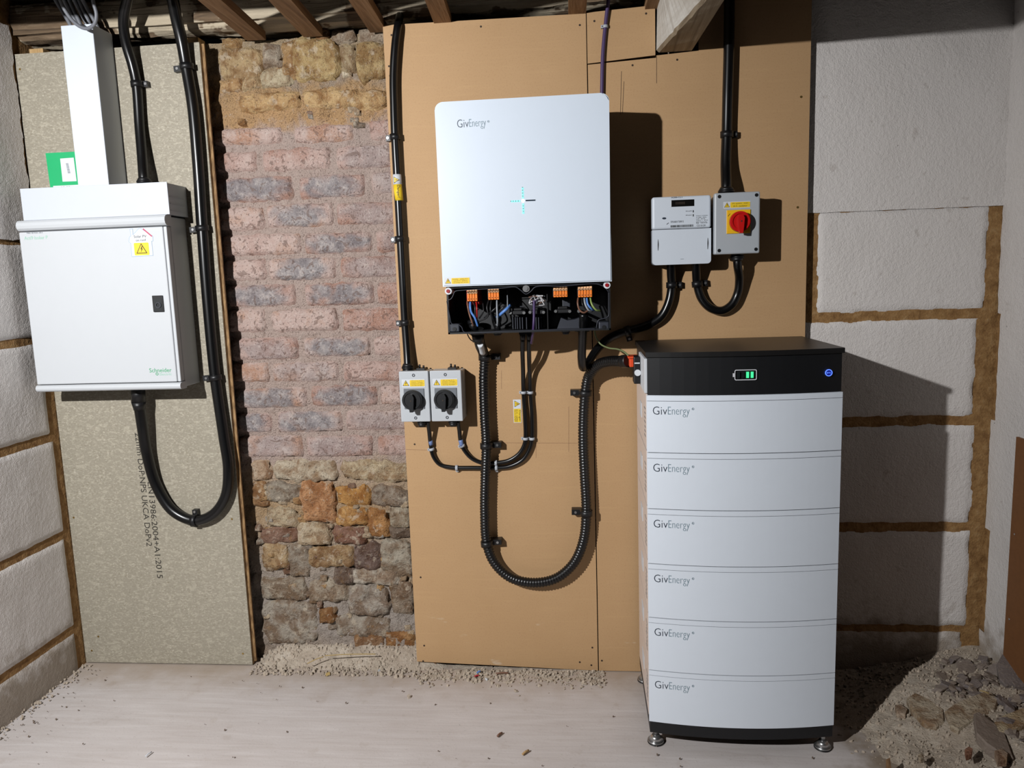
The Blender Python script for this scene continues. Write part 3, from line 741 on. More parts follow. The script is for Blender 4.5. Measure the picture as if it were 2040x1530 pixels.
# trunking
tk = thing('cable_trunking', 'white square plastic trunking rising from the white spreader box', 'trunking', (-1.438, -.05, ez1))
MB().box(-1.487, -1.390, -.088, -.096, ez1, 2.021, .002).build('lid', 'white_pvc', tk)
MB().box(-1.485, -1.392, 0, -.0035, ez1, 2.021).build('back', 'white_pvc', tk)
MB().box(-1.485, -1.4815, -.0035, -.088, ez1, 2.021).build('side', 'white_pvc', tk)
MB().box(-1.3955, -1.392, -.0035, -.088, ez1, 2.021).build('side', 'white_pvc', tk)
# booklet
bk = thing('instruction_booklet', 'green booklet with white label tucked behind the trunking on the spreader box', 'booklet', (-1.55, -.04, ez1))
a, b = W(93, 305, -.05), W(150, 302, -.05); c2, d2 = W(100, 370, -.05), W(156, 366, -.05)
zz = ez1
MB().prism([(a.x-.001, zz), (d2.x, zz), (b.x+.004, b.z), (a.x-.004, a.z)], -.05, -.046).build('cover', 'booklet_green', bk)
lb = [W(120, 316, -.05), W(147, 314, -.05), W(153, 361, -.05), W(125, 362, -.05)]
lo = MB().prism([(v.x, v.z) for v in lb], -.0501, -.0506).build('paper_label', 'label_white', bk)
bb = MB()
for i in range(9):
    p = W(134-i*.0+i*.5, 326+i*2.3, -.05); bb.box(p.x-.004, p.x+.004, -.0506, -.0509, p.z-.001, p.z+.0007)
bb.build('barcode', 'ink_grey', lo)
MB().box(W(104, 370, -.06).x, -1.486, -.052, -.056, zz, zz+.012).build('paper_strip', 'label_white', bk)
u = W(119, 369, -.06); text('08 05', u.x, zz+.003, .03, .006, -.0563, 'ink_grey', bk)

# ================================================================ CABLES
def cable(name, label, pts, r, mat='black_cable', cat='cable', group=None, seg=12, **k):
    P = [W(a, b, y) for a, b, y in pts]
    o = MB().tube(P, r, seg=seg, **k).build(name, mat); return tag(o, label, cat, group)
def gland(parent, p, axis, r, name='cable_gland'):
    """hex nut and dome of a cable gland; axis points along the cable away from the box"""
    a = Vector(axis).normalized(); p = Vector(p); mb = MB()
    mb.cyl(p, p+a*.009, r*1.45, seg=8); mb.cyl(p+a*.009, p+a*.014, r*1.6, seg=16); mb.cyl(p+a*.014, p+a*.024, r*1.55, r*1.15, seg=16)
    return mb.build(name, 'black_plastic', parent)
def cleat(label, px, py, Y, r, axis, side, group, mat='black_plastic', tab=.024, name='cable_cleat'):
    P = W(px, py, Y); t = Vector((axis[0], 0, axis[1])).normalized(); n = Vector((-t.z, 0, t.x))*side; yv = Vector((0, 1, 0))
    th = thing(name, label, 'cable clip', (P.x, 0, P.z), group)
    MB().cyl(P-t*.0085, P+t*.0085, r+.0035, seg=18).build('band', mat, th)
    d = tab/2; c = P+n*(r+d); dp = max(.012, abs(Y)*.8); c.y = -dp/2
    MB().obox(c, n*(d+.003), yv*(dp/2), t*.0085).build('tab', mat, th)
    c2 = P+n*(r+d+.004)
    MB().cyl((c2.x, -dp, c2.z), (c2.x, -dp-.0025, c2.z), .004, seg=10).build('screw', 'steel', th)
    foot = P.copy(); foot.y = (Y+r*.6)/2
    MB().obox(foot, n*(r*.8), yv*abs(foot.y), t*.0075).build('base', mat, th)
G1 = 'black cable cleats on the chipboard'; G2 = 'black cable cleats on the fibreboard'
YC = -.022
cable('armoured_cable', 'black cable dropping into the top of the white spreader box', [(266, -60, -.13), (256, -10, -.10), (246, 40, -.07), (251, 85, -.045), (264, 130, -.028), (272, 168, YC), (278, 250, YC), (283, 310, -.035), (286, 352, -.05), (287, 365, -.05)], .0145)
cleat('black cleat with white screw on the cable above the spreader box', 273, 168, YC, .0145, (.06, -1), 1, G1, tab=.012)
g = W(287, 352, -.05); gland(eb, (W(287, 360, -.05).x, -.05, ez1), (0, 0, 1), .0135)
cable('armoured_cable', 'thick black cable looping down and up into the consumer unit base', [(325, -70, -.11), (342, -10, -.08), (352, 40, -.05), (362, 82, -.032), (371, 133, YC), (384, 210, YC), (394, 320, YC), (403, 455, YC), (414, 600, YC), (429, 752, YC), (446, 870, YC), (455, 935, YC), (449, 990, YC), (424, 1025, YC), (388, 1037, YC), (345, 1018, YC), (312, 968, YC), (293, 905, -.03), (283, 845, -.045), (276, 795, -.055), (274, 772, -.055)], .0168, seg=16)
MB().cyl(W(275, 770, -.055), W(276, 800, -.055), .020, .0215, seg=18).cyl(W(276, 800, -.055), W(278, 816, -.053), .0215, .0172, seg=18).build('gland_shroud', 'black_plastic', cu)
for (a, b, ax, sd, l) in [(372, 133, (.06, -1), -1, 'black cleat near the top of the looped cable on the chipboard'), (403, 455, (.07, -1), -1, 'black cleat on the looped cable level with the consumer unit top'), (429, 752, (.07, -1), -1, 'black cleat on the looped cable level with the consumer unit base')]:
    cleat(l, a, b, YC, .0168, ax, sd, G1)
cleat('black cleat at the bottom bend of the looped cable on chipboard', 388, 1037, YC, .0168, (1, 0), 1, G1, tab=.014)
cable('armoured_cable', 'black cable running down the left edge of the fibreboard to the isolators', [(797, 25, .045), (796, 34, .02), (793, 50, -.012), (788, 85, -.018), (784, 150, -.018), (785, 215, -.018), (787, 273, -.018), (791, 350, -.018), (795, 420, -.018), (798, 476, -.018), (803, 570, -.018), (807, 643, -.018), (811, 700, -.025), (813, 738, -.035)], .0120)
for (a, b, l) in [(787, 273, 'topmost black cleat on the cable beside the white inverter'), (797, 476, 'middle black cleat on the cable above the isolators'), (807, 643, 'lowest black cleat on the cable just above the isolators')]:
    cleat(l, a, b, -.018, .0120, (.05, -1), -1, G2, tab=.014)
# danger label wrapped on that cable
t0, t1, t2 = W(791, 348, -.018), W(792, 368, -.018), W(795, 400, -.018)
cl = thing('cable_label', 'white and yellow danger label wrapped round the cable left of the inverter', 'label', t2)
lw = MB().cyl(t0, t1, .0128, seg=18).build('white_wrap', 'label_white', cl)
lyw = MB().cyl(t1, t2, .0128, seg=18).build('yellow_wrap', 'label_yellow', cl)
warn_triangle(cl, (t0.x+t1.x)/2-.002, (t0.z+t1.z)/2-.002, .019, -.0312, rot=-90)
text('Danger!', t1.x-.001, t2.z+.008, .009, .036, -.0312, 'ink_black', lyw, rot=-90)

YP = -.012
c1 = cable('solar_cable', 'thin black cable looping from the left isolator, outer of the pair', [(852, 838, -.045), (855, 858, -.03), (858, 885, -.014), (863, 908, YP), (876, 925, YP), (900, 931, YP), (940, 932, YP), (985, 932, YP), (1015, 929, YP), (1042, 915, YP), (1056, 892, YP), (1060, 872, YP), (1060, 830, YP), (1057, 782, YP), (1055, 740, -.03), (1054, 705, -.07), (1054, 676, -.09)], .0066)
c2 = cable('solar_cable', 'thin black cable looping from the right isolator, inner of the pair', [(912, 838, -.045), (915, 856, -.03), (918, 880, -.014), (924, 895, YP), (940, 913, YP), (962, 922, YP), (990, 922, YP), (1015, 917, YP), (1035, 903, YP), (1045, 885, YP), (1047, 872, YP), (1046, 830, YP), (1043, 782, YP), (1042, 740, -.03), (1041, 705, -.07), (1041, 676, -.09)], .0066)
MB().tube([W(857, 877, -.017), W(859, 886, -.014)], .0070).build('blue_print', 'wire_blue_pale', c1)
MB().tube([W(917.5, 876, -.016), W(920, 888, -.014)], .0070).build('blue_print', 'wire_blue_pale', c2)
G3 = 'small grey cable clips on the fibreboard'
def nail_clip(label, a, b, ax, Y=YP, r=.0066, w=.004):
    P = W(a, b, Y); t = Vector((ax[0], 0, ax[1])).normalized(); n = Vector((-t.z, 0, t.x))
    th = thing('nail_clip', label, 'cable clip', (P.x, 0, P.z), G3)
    MB().cyl(P-t*w, P+t*w, r+.002, seg=14).build('saddle', 'clip_grey', th)
    c = P+n*(-r-.003); c.y = -.005
    MB().obox(c, n*.004, Vector((0, .005, 0)), t*w).build('nail_block', 'clip_grey', th)
    MB().cyl((c.x, -.0101, c.z), (c.x, -.0115, c.z), .002, seg=8).build('nail', 'steel', th)
for (a, b, ax, l) in [(860, 895, (.2, -1), 'grey clip on the cable just below the left isolator'), (921, 888, (.3, -1), 'grey clip on the cable just below the right isolator'), (910, 932, (1, 0), 'grey clip on the lower horizontal cable left of the conduit'),
    (988, 922, (1, 0), 'upper grey clip just right of the conduit'), (989, 932, (1, 0), 'lower grey clip just right of the conduit'), (1043, 782, (0, -1), 'grey clip on the left thin cable above the danger sticker'), (1057, 782, (0, -1), 'grey clip on the right thin cable above the danger sticker'),
    (1047, 874, (0, -1), 'grey clip on the left thin cable below the danger sticker'), (1060, 874, (0, -1), 'grey clip on the right thin cable below the danger sticker')]:
    nail_clip(l, a, b, ax)
# danger sticker on the board
a, b = W(1022, 796), W(1039, 842)
ds = thing('danger_sticker', 'upright white and yellow danger sticker on fibreboard beside the thin cables', 'label', ((a.x+b.x)/2, 0, b.z))
MB().box(a.x, b.x, -.0001, -.0006, b.z, a.z).build('backing', 'label_white', ds)
zm = W(1030, 813).z
MB().box(a.x+.0012, b.x-.0012, -.0006, -.0009, b.z+.0015, zm-.002).build('yellow_panel', 'label_yellow', ds)
warn_triangle(ds, (a.x+b.x)/2-.002, (a.z+zm)/2, .020, -.0007, rot=-90)
tm = MB(); put_text(tm, 'Danger', a.x+.016, b.z+.003, .007, zm-b.z-.010, -.0011, 0, -90); put_text(tm, 'D.C. cables', a.x+.0085, b.z+.003, .005, zm-b.z-.008, -.0011, 0, -90); put_text(tm, 'live in daylight', a.x+.0025, b.z+.003, .005, zm-b.z-.008, -.0011, 0, -90)
tm.build('lettering', 'ink_black', ds)

# conduit
Yc = -.034
cpts = [(953, 655, -.13), (954, 674, -.12), (957, 688, -.09), (962, 700, -.05), (965, 712, -.036), (964, 760, Yc), (966, 830, Yc), (969, 888, Yc), (967, 950, Yc), (966, 1020, Yc), (970, 1082, Yc), (985, 1121, Yc), (1018, 1151, Yc), (1063, 1161, Yc), (1108, 1152, Yc), (1143, 1122, Yc), (1162, 1078, Yc), (1168, 1022, Yc), (1165, 950, Yc), (1162, 880, Yc), (1163, 820, Yc), (1166, 783, Yc), (1172, 752, -.04), (1190, 728, -.08), (1215, 720, -.13), (1240, 720, -.18), (1252, 719, -.20)]
CP = [W(a, b, y) for a, b, y in cpts]
cond = MB().tube(CP, .0150, seg=16, step=.0022, rfun=lambda i: .0158 if i % 4 < 2 else .0140).build('flexible_conduit', 'conduit_black')
tag(cond, 'black ribbed flexible conduit looping from inverter to battery stack', 'conduit')
MB().tube([W(956.5, 686, -.122), W(959.5, 694, -.097), W(961.5, 703, -.074)], .0085, seg=14).build('white_sleeve', 'label_white', cond)
MB().tube([CP[-2], CP[-1]], .018, seg=14).build('end_collar', 'black_plastic', cond)
for (a, b, ax, sd, l) in [(966, 712, (0, -1), 1, 'black saddle at the top of the conduit under the inverter'), (969, 888, (0, -1), 1, 'black saddle halfway down the left run of conduit'), (970, 1083, (.05, -1), 1, 'black saddle low on the left run of conduit'),
    (1166, 783, (0, -1), -1, 'black saddle high on the right run of conduit'), (1168, 1022, (0, -1), -1, 'black saddle low on the right run of conduit')]:
    cleat(l, a, b, Yc, .0158, ax, sd, 'black conduit saddles', tab=.026, name='conduit_saddle')

# meter and switch cables
YM = -.018
cable('armoured_cable', 'black cable curving from the meter behind the inverter corner and up', [(1337, 520, -.05), (1337, 545, -.03), (1338, 568, YM), (1333, 600, YM), (1318, 630, YM), (1295, 646, YM), (1265, 656, YM), (1235, 664, YM), (1208, 678, YM), (1188, 698, -.03), (1172, 722, -.055), (1162, 732, -.085), (1159, 715, -.115), (1160, 680, -.14), (1162, 640, -.165), (1163, 625, -.17)], .0125, seg=14)
cable('armoured_cable', 'black U-shaped cable joining the meter to the red switch box', [(1387, 520, -.05), (1387, 540, -.035), (1389, 566, YM), (1398, 595, YM), (1416, 614, YM), (1438, 619, YM), (1458, 607, YM), (1470, 583, YM), (1473, 555, -.03), (1470, 530, -.05), (1469, 512, -.05)], .0125, seg=14)
cable('armoured_cable', 'black cable dropping from the ceiling to the red switch box', [(1453, -60, YM), (1453, 20, YM), (1452, 100, YM), (1450, 180, YM), (1448, 268, YM), (1446, 330, -.03), (1447, 372, -.05), (1447, 388, -.05)], .0148, seg=14)
cleat('black cleat on the ceiling cable above the red switch', 1448, 268, YM, .0148, (0, -1), 1, G2, tab=.013)
cleat('black cleat under the left half of the meter', 1338, 568, YM, .0125, (0, -1), 1, G2, tab=.015)
cleat('black cleat on the U-shaped cable under the meter', 1389, 566, YM, .0125, (.1, -1), 1, G2, tab=.015)
cleat('black cleat on the meter cable behind the inverter corner', 1250, 660, YM, .0125, (1, .25), -1, G2, tab=.015)
cable('data_cable', 'purple data cable coming down from the ceiling behind the inverter', [(1216, -50, -.03), (1212, 0, -.012), (1206, 52, -.007), (1201, 110, -.007), (1199, 190, -.007), (1198, 240, -.007)], .0056, 'cable_purple')
nail_clip('grey clip on the purple cable near the ceiling', 1206, 53, (0, -1), -.007, .0056)
cable('earth_wire', 'thin green and yellow earth wire from inverter to battery stack', [(1184, 650, -.11), (1186, 668, -.10), (1195, 684, -.10), (1212, 693, -.13), (1232, 696, -.17), (1246, 703, -.2), (1256, 714, -.215)], .0023, 'earth_sheath', 'wire', seg=8)
# grey cables out of the trunking
gs = [((128, 45), (105, -10), (85, -60)), ((140, 44), (122, -10), (104, -60)), ((150, 43), (133, -10), (118, -60)), ((160, 42), (143, -10), (128, -60)), ((170, 42), (152, -10), (136, -60)), ((176, 42), (160, -10), (146, -60))]
wh = ['leftmost of the bundle', 'second from the left', 'third from the left', 'third from the right', 'second from the right', 'rightmost of the bundle']
for i, (a, b, c) in enumerate(gs):
    P = [Vector((-1.478+.0145*i, -.05+.012*(i % 2), 1.86)), Vector((-1.478+.0145*i, -.05+.012*(i % 2), 2.01)), W(b[0], b[1], -.075-.01*(i % 2)), W(c[0], c[1], -.16)]
    tag(MB().tube(P, .0058, seg=8).build('flat_cable', 'cable_grey'), 'grey sheathed cable rising out of the trunking, '+wh[i], 'cable', 'grey cables leaving the trunking')
cable('looped_cable', 'grey cable hanging in a loop in front of the trunking top', [(108, -60, -.17), (118, -5, -.15), (132, 25, -.14), (152, 48, -.135), (172, 57, -.135), (188, 48, -.14), (192, 28, -.145), (186, 5, -.15), (176, -60, -.17)], .0050, 'cable_grey')

# ================================================================ INVERTER
YI = -.22
ix0, ix1 = -.378, .082; iz0, iz1 = W(1050, 566, YI).z, W(1040, 194, YI).z
iv = thing('inverter', 'large white wall inverter with open black wiring compartment', 'inverter', ((ix0+ix1)/2, -.1, 1.10))
b = bmesh.new()
pts = rrect(ix0, ix1, iz0, iz1, .020, 6, (0, 0, 1, 1))
vf = [b.verts.new((x, YI, z)) for x, z in pts]; vb = [b.verts.new((x, -.075, z)) for x, z in pts]; n = len(pts)
ff = b.faces.new(vf); b.faces.new(vb[::-1])
for i in range(n): b.faces.new((vf[(i+1) % n], vf[i], vb[i], vb[(i+1) % n]))
bmesh.ops.bevel(b, geom=list(ff.edges), offset=.003, segments=2, affect='EDGES'); bmesh.ops.recalc_face_normals(b, faces=b.faces)
cov = MB().bm(b).build('cover', 'white_powder_coat', iv)
MB().box(ix0+.008, ix1-.006, -.012, -.075, 1.105, iz1-.01, .004).build('heatsink', 'black_housing', iv)
MB().box(ix0+.05, ix1-.05, 0, -.012, 1.25, iz1-.05).build('wall_bracket', 'steel', iv)
tx = W(911, 256, YI)
lw = W(968, 250, YI).x-tx.x
text('Giv', tx.x, tx.z+.002, lw*.40, .0205, YI-.0006, 'ink_slate', iv, -.012)
text('Energy', tx.x+lw*.42, tx.z-.004, lw*.58, .0262, YI-.0006, 'ink_teal_grey', iv, -.016)
q = W(973, 242, YI); MB().ring((q.x, 0, q.z), .0021, .0028, YI-.0003, YI-.0006, 14).build('registered_mark', 'ink_teal_grey', iv)
text('R', q.x-.0010, q.z-.0012, .002, .0026, YI-.0006, 'ink_teal_grey', iv, -.01)
u, v = W(887, 566, YI), W(936, 553, YI)
sticker(iv, u.x-.002, v.x, u.z-.002, v.z+.002, YI-.0001, ['Inverter - isolate A.C.', 'and D.C. before', 'carrying out work'])
# status cross
cc = W(1042, 400, YI); pxm = W(1043, 400, YI).x-cc.x
cr = MB().cyl((cc.x, YI-.0001, cc.z), (cc.x, YI-.0008, cc.z), .0042, seg=20).build('status_light', 'led_white', iv)
mb = MB(); md2 = MB()
for i in range(5):
    z = cc.z+.0085+i*.0076
    if i < 4: mb.box(cc.x-.0028, cc.x+.0028, YI-.0001, YI-.0006, z-.0027, z+.0027)
    if i < 4: md2.box(cc.x-.002, cc.x+.001, YI-.0001, YI-.0007, z+.0031, z+.0045)
for i in range(4):
    z = cc.z-.0095-i*.0072
    mb.box(cc.x-.0028, cc.x+.0028, YI-.0001, YI-.0006, z-.0027, z+.0027)
    if i < 3: md2.box(cc.x-.0015, cc.x+.0015, YI-.0001, YI-.0007, z-.0045, z-.0031)
for i in range(4):
    x = cc.x-.0095-i*.0066
    mb.box(x-.0024, x+.0024, YI-.0001, YI-.0006, cc.z-.0028, cc.z+.0020); md2.box(x-.0042, x-.0026, YI-.0001, YI-.0007, cc.z-.0015, cc.z+.0015)
mb.build('light_bar', 'led_teal', cr); md2.build('light_divider', 'led_dot', cr)
MB().box(cc.x+.0068, cc.x+.0330, YI-.0001, YI-.0007, cc.z-.0014, cc.z+.0020).build('unlit_bar', 'led_dark', cr)
# wiring compartment
bx0, bx1 = -.371, .078; bz0, bz1 = 1.104, iz0-.001; yf, yk = -.205, -.09
wc = MB()
wc.box(bx0, bx1, yk, yk+.012, bz0, bz1); wc.box(bx0, bx0+.005, yf, yk, bz0, bz1); wc.box(bx1-.005, bx1, yf, yk, bz0, bz1)
wc.box(bx0, bx1, yf, yk, bz0, bz0+.005); wc.box(bx0, bx1, yf, yk, bz1-.004, bz1)
hs = wc.build('wiring_housing', 'black_housing', iv)
def IP(px, py, y=-.12): return W(px, py, y)
# rim seal and bosses
rim = MB(); ry = -.2055
def rimline(pp): rim.tube([W(a, b, ry) for a, b in pp], .0014, seg=6, step=.004)
rimline([(890, 598), (898, 596), (903, 588), (906, 581), (925, 578), (1000, 574), (1028, 572), (1037, 578), (1048, 586), (1058, 580), (1066, 572), (1120, 570), (1190, 566), (1204, 572), (1213, 582)])
rimline([(1213, 582), (1213, 600), (1212, 630), (1205, 634), (1192, 638), (1188, 654)])
rimline([(890, 600), (896, 630), (900, 645), (912, 646), (920, 652), (924, 661), (1000, 660), (1100, 657), (1186, 655)])
rim.build('rim_seal', 'dark_plastic_grey', hs)
for (a, b, m1, cap) in ((893, 580, 'label_white', 'red_cap'), (1209, 568, 'label_white', 'red_cap'), (1048, 575, 'steel', None)):
    p = W(a, b, -.206); bs = MB().cyl((p.x, -.16, p.z), (p.x, -.207, p.z), .0095, seg=18).build('screw_boss', m1, hs)
    MB().cyl((p.x, -.207, p.z), (p.x, -.2095, p.z), .0052, seg=12).build('screw', cap or 'steel', hs)
for (a, b) in ((906, 654), (1203, 650)):
    p = W(a, b, -.2); MB().box(p.x-.014, p.x+.014, -.14, -.2045, p.z-.010, p.z+.012, .003).build('corner_boss', 'dark_plastic_grey', hs)
    MB().cyl((p.x, -.2045, p.z-.002), (p.x, -.2065, p.z-.002), .0055, seg=12).build('screw', 'knob_black', hs)
def terminal(a0, a1, t, bt, n, red=False):
    y = -.186; p, q = W(a0, t, y), W(a1, bt, y); w = (q.x-p.x)/n; zt, zb = W((a0+a1)/2, t, y).z, W((a0+a1)/2, bt, y).z; h = zt-zb
    tb = MB().box(p.x-.002, q.x+.002, -.1025, -.180, zb+.002, zt-.001).build('terminal_block', 'red_terminal' if red else 'black_plastic', iv)
    for i in range(n):
        x = p.x+w*(i+.5)
        lv = MB().box(x-w*.44, x+w*.44, -.18, y-.004, zb, zb+h*.62, .0012).build('lever', 'orange_terminal', tb)
        MB().box(x-w*.44, x+w*.44, -.18, y-.003, zb+h*.64, zt, .001).build('lever_tip', 'orange_tip', tb)
        MB().box(x-w*.12, x+w*.12, y-.0041, y-.0045, zb+h*.14, zb+h*.24).box(x-w*.3, x+w*.3, y-.0032, y-.0036, zb+h*.70, zb+h*.78).build('wire_port', 'screw_hole', tb)
    if red: MB().box(p.x-.004, q.x+.002, -.1025, -.178, zb-.011, zb, .001).build('red_socket', 'red_terminal', tb)
terminal(930, 952, 577, 600, 4, True); terminal(972, 995, 575, 597, 4); terminal(1102, 1131, 572, 592, 5); terminal(1151, 1180, 570, 592, 5)
def wire(pts, r, mat, nm='wire'): return MB().tube([W(a, b, y) for a, b, y in pts], r, seg=8, step=.004).build(nm, mat, iv)
y1, y2 = -.180, -.192
wire([(931, 600, y1), (932, 610, y2), (935, 625, y2), (940, 640, y2), (944, 650, y1)], .0026, 'wire_brown')
wire([(937, 601, y1), (937, 612, y2), (939, 622, y2), (946, 633, y2), (952, 650, y1)], .0032, 'wire_blue')
wire([(943, 601, y1), (946, 612, y2), (946, 628, y2), (944, 645, y1)], .0022, 'wire_black'); wire([(949, 601, y1), (950, 615, y2), (950, 640, y1)], .0022, 'red_terminal')
wire([(974, 597, y1), (970, 612, y2), (972, 630, y2), (950, 642, y1)], .0022, 'wire_black')
wire([(979, 597, y1), (977, 612, y2), (978, 625, y2), (984, 640, y1)], .0022, 'wire_black')
wire([(990, 597, y1), (990, 610, y2), (991, 640, y2), (991, 650, y1)], .0024, 'wire_grey')
wire([(962, 604, y1), (963, 620, y2), (955, 634, y1)], .0022, 'wire_black')
wire([(1010, 578, -.12), (1011, 600, y1), (1010, 615, y2), (1000, 628, y1)], .0016, 'wire_grey')
wire([(1016, 608, y1), (1010, 615, y2), (1002, 622, y2), (990, 632, y1)], .0042, 'wire_blue')
wire([(1012, 606, y1), (1003, 612, y2), (985, 630, y1)], .003, 'wire_black'); wire([(1000, 604, y1), (985, 616, y2), (965, 634, y1)], .003, 'wire_black')
wire([(1152, 593, y1), (1151, 605, y2), (1155, 618, y2), (1163, 623, y2), (1175, 616, y1)], .0026, 'wire_brown')
wire([(1159, 593, y1), (1161, 608, y2), (1172, 620, y1)], .0022, 'wire_black')
wire([(1164, 593, y1), (1166, 606, y2), (1172, 617, y2), (1180, 620, y1)], .0027, 'wire_grey')
wire([(1169, 593, y1), (1171, 606, y2), (1177, 614, y2), (1183, 618, y1)], .0028, 'wire_blue')
wire([(1176, 593, y1), (1179, 606, y2), (1187, 617, y2), (1196, 619, y1)], .0026, 'wire_green_yellow')
rw = random.Random(3)
for i in range(11):
    a = (1062+rw.uniform(-3, 3), 608, y1); 
    pts = [a]+[(1066+rw.uniform(-14, 20), 600+rw.uniform(-12, 10), -.185+rw.uniform(-.012, .008)) for _ in range(3)]
    wire(pts, .0011, ['wire_white', 'wire_grey', 'wire_white', 'wire_brown', 'cable_purple'][i % 5], 'data_core')
wire([(1064, 598, y2), (1064, 625, y2), (1063, 650, y2), (1062, 664, y1), (1059, 684, -.11)], .0038, 'cable_purple', 'data_cable')
def clampbar(a, b, c):
    p, q = W(a, c, -.172), W(b, c, -.172); cl = MB().box(p.x, q.x, -.1025, -.174, p.z-.006, p.z+.005, .002).build('clamp_bar', 'black_plastic', iv)
    MB().box(p.x+.006, q.x-.006, -.1025, -.172, p.z+.005, p.z+.012, .002).build('clamp_top', 'black_plastic', cl)
    for e in (p, q): MB().cyl((e.x, -.16, e.z), (e.x, -.1785, e.z), .0042, seg=12).build('screw', 'steel', cl)
clampbar(1017, 1044, 623); clampbar(1056, 1083, 622); clampbar(1107, 1135, 620)
p = W(1153, 620, -.172); MB().cyl((p.x, -.1025, p.z), (p.x, -.1785, p.z), .0042, seg=12).build('screw', 'steel', hs)
for a in (1022, 1027, 1031, 1036, 1041, 1049, 1068, 1073, 1078):
    p, q = W(a, 632, -.15), W(a, 655, -.15); MB().box(p.x-.0012, p.x+.0012, -.1025, -.16, q.z, p.z).build('rib', 'dark_plastic_grey', hs)
p, q = W(1109, 633, -.16), W(1158, 654, -.16)
MB().prism([(p.x, q.z), (q.x, q.z), (q.x, p.z), (q.x-.018, p.z-.006), (p.x+.03, p.z-.008), (p.x+.012, p.z)], -.1025, -.165).build('gland_shield', 'dark_plastic_grey', hs)
p, q = W(1120, 596, -.12), W(1136, 612, -.12); MB().box(p.x, q.x, -.1025, -.125, q.z, p.z, .002).build('partition', 'dark_plastic_grey', hs)
p, q = W(1090, 586, -.16), W(1093, 655, -.16); MB().box(p.x-.001, p.x+.0015, -.1025, -.175, q.z, p.z).build('partition', 'black_plastic', hs)
for (a, b, rr) in ((943, 640, .017), (991, 645, .011)):
    p = W(a, b, -.14); MB().cyl((p.x, -.14, bz0+.004), (p.x, -.14, p.z+.004), rr*.8, seg=16).cyl((p.x, -.14, p.z-.008), (p.x, -.14, p.z+.002), rr, seg=8).build('gland_nut', 'black_plastic', hs)
u = W(1036, 614, -.104); text('EPS', u.x, u.z-.018, .007, .024, -.1030, 'dark_plastic_grey', hs, rot=-90)
# glands under it
def under(a, y, r, L, mat='black_plastic'):
    p = W(a, 662, y); mb = MB(); mb.cyl((p.x, y, bz0+.001), (p.x, y, bz0-.008), r*1.25, seg=8); mb.cyl((p.x, y, bz0-.008), (p.x, y, bz0-L), r, r*.85, seg=14); mb.build('cable_gland', mat, iv)
under(952, -.125, .019, .030); under(991, -.13, .011, .012); under(1041, -.10, .0095, .030); under(1054, -.10, .0095, .030); under(1127, -.13, .010, .014, 'dark_plastic_grey'); under(1160, -.125, .0165, .006)
mb = MB(); p = W(1047, 662, -.1); mb.box(p.x-.018, p.x+.018, -.09, -.115, bz0-.012, bz0).build('double_connector', 'black_plastic', iv)
mb = MB().tube([W(930, 662, -.12), W(934, 672, -.12), W(942, 680, -.12), W(950, 676, -.11)], .0018, seg=6).build('tie', 'black_plastic', iv)

# ================================================================ METER
mx0, mx1, mz0, mz1, my = .203, .366, 1.276, 1.465, -.078
me_ = thing('electricity_meter', 'white electricity meter with dark display on the fibreboard', 'meter', ((mx0+mx1)/2, -.04, mz0))
zs = W(1360, 456, my).z
MB().box(mx0+.006, mx1-.006, 0, -.045, mz0+.02, mz1-.004, .003).build('case_back', 'grey_plastic', me_)
MB().box(mx0, mx1, -.04, my, zs+.0006, mz1, .006, 3).build('case_front', 'white_pvc', me_)
mb = MB().prism(rrect(mx0, mx1, mz0, zs-.0006, .010, 5, (1, 1, 0, 0)), my-.001, -.02); mb.build('terminal_cover', 'white_pvc', me_)
def mpt(a, b): return W(a, b, my)
u, v = mpt(1337, 413), mpt(1383, 397)
dp = MB().box(u.x, v.x, my-.0001, my-.0008, u.z+.001, v.z, .0003).build('display', 'display_dark', me_)
text('008888', u.x+.012, u.z+.007, .026, .007, my-.0011, 'screw_hole', dp)
mb = MB()
def mline(s, a, b, w, h): p = mpt(a, b); put_text(mb, s, p.x, p.z, w, h, my-.0004)
mline('A200-CL1', 1337, 395, .030, .0036)
mline('1000 imp/kWh', 1366, 422, .017, .0030); mline('1000 imp/kvarh', 1366, 430, .017, .0030)
mline('S95AB01728915', 1336, 444, .036, .0052); mline('Serial No 1728-915', 1337, 458, .028, .0032)
for i, s in enumerate(['Polyphase 3x230/400V', '5-100A  50Hz', 'cl.B  2018', 'Class 1  IP53', 'L1 L2 L3 N']): mline(s, 1387, 431+i*3.1, .032-.004*(i % 3), .0026)
mline('SGS 0120', 1396, 445, .018, .0030); mline('CE 0120', 1388, 451, .024, .0044); mline('EN 50470-3', 1388, 456, .022, .0026)
mline('20CRTM-ETS', 1348, 470, .032, .0058); mline('CE', 1387, 446, .007, .005)
for a, b in ((1381, 421), (1381, 429)):
    p = mpt(a, b); mb.box(p.x-.0012, p.x+.0012, my-.0002, my-.0006, p.z-.003, p.z+.0032)
mb.build('lettering', 'ink_black', me_)
mb = MB(); u = mpt(1336, 451); rb = random.Random(5); x = u.x
while x < u.x+.063:
    w = rb.choice((.0007, .0012, .0018)); mb.box(x, x+w, my-.0001, my-.0004, u.z-.0030, u.z+.0030); x += w+rb.choice((.0007, .0011))
mb.build('barcode', 'ink_black', me_)
p = mpt(1323, 435); mb = MB(); mb.prism([(p.x+.0056*math.cos(i*.45), p.z+.0028*math.sin(i*.45)) for i in range(14)], my-.0001, my-.0010); mb.build('push_button', 'ink_dark_blue', me_)
p = mpt(1332, 444); q = mpt(1328, 447); mb = MB(); bar(mb, (q.x, q.z), (p.x, p.z), .0014, my-.0002, my-.0006); mb.build('print_mark', 'ink_black', me_)
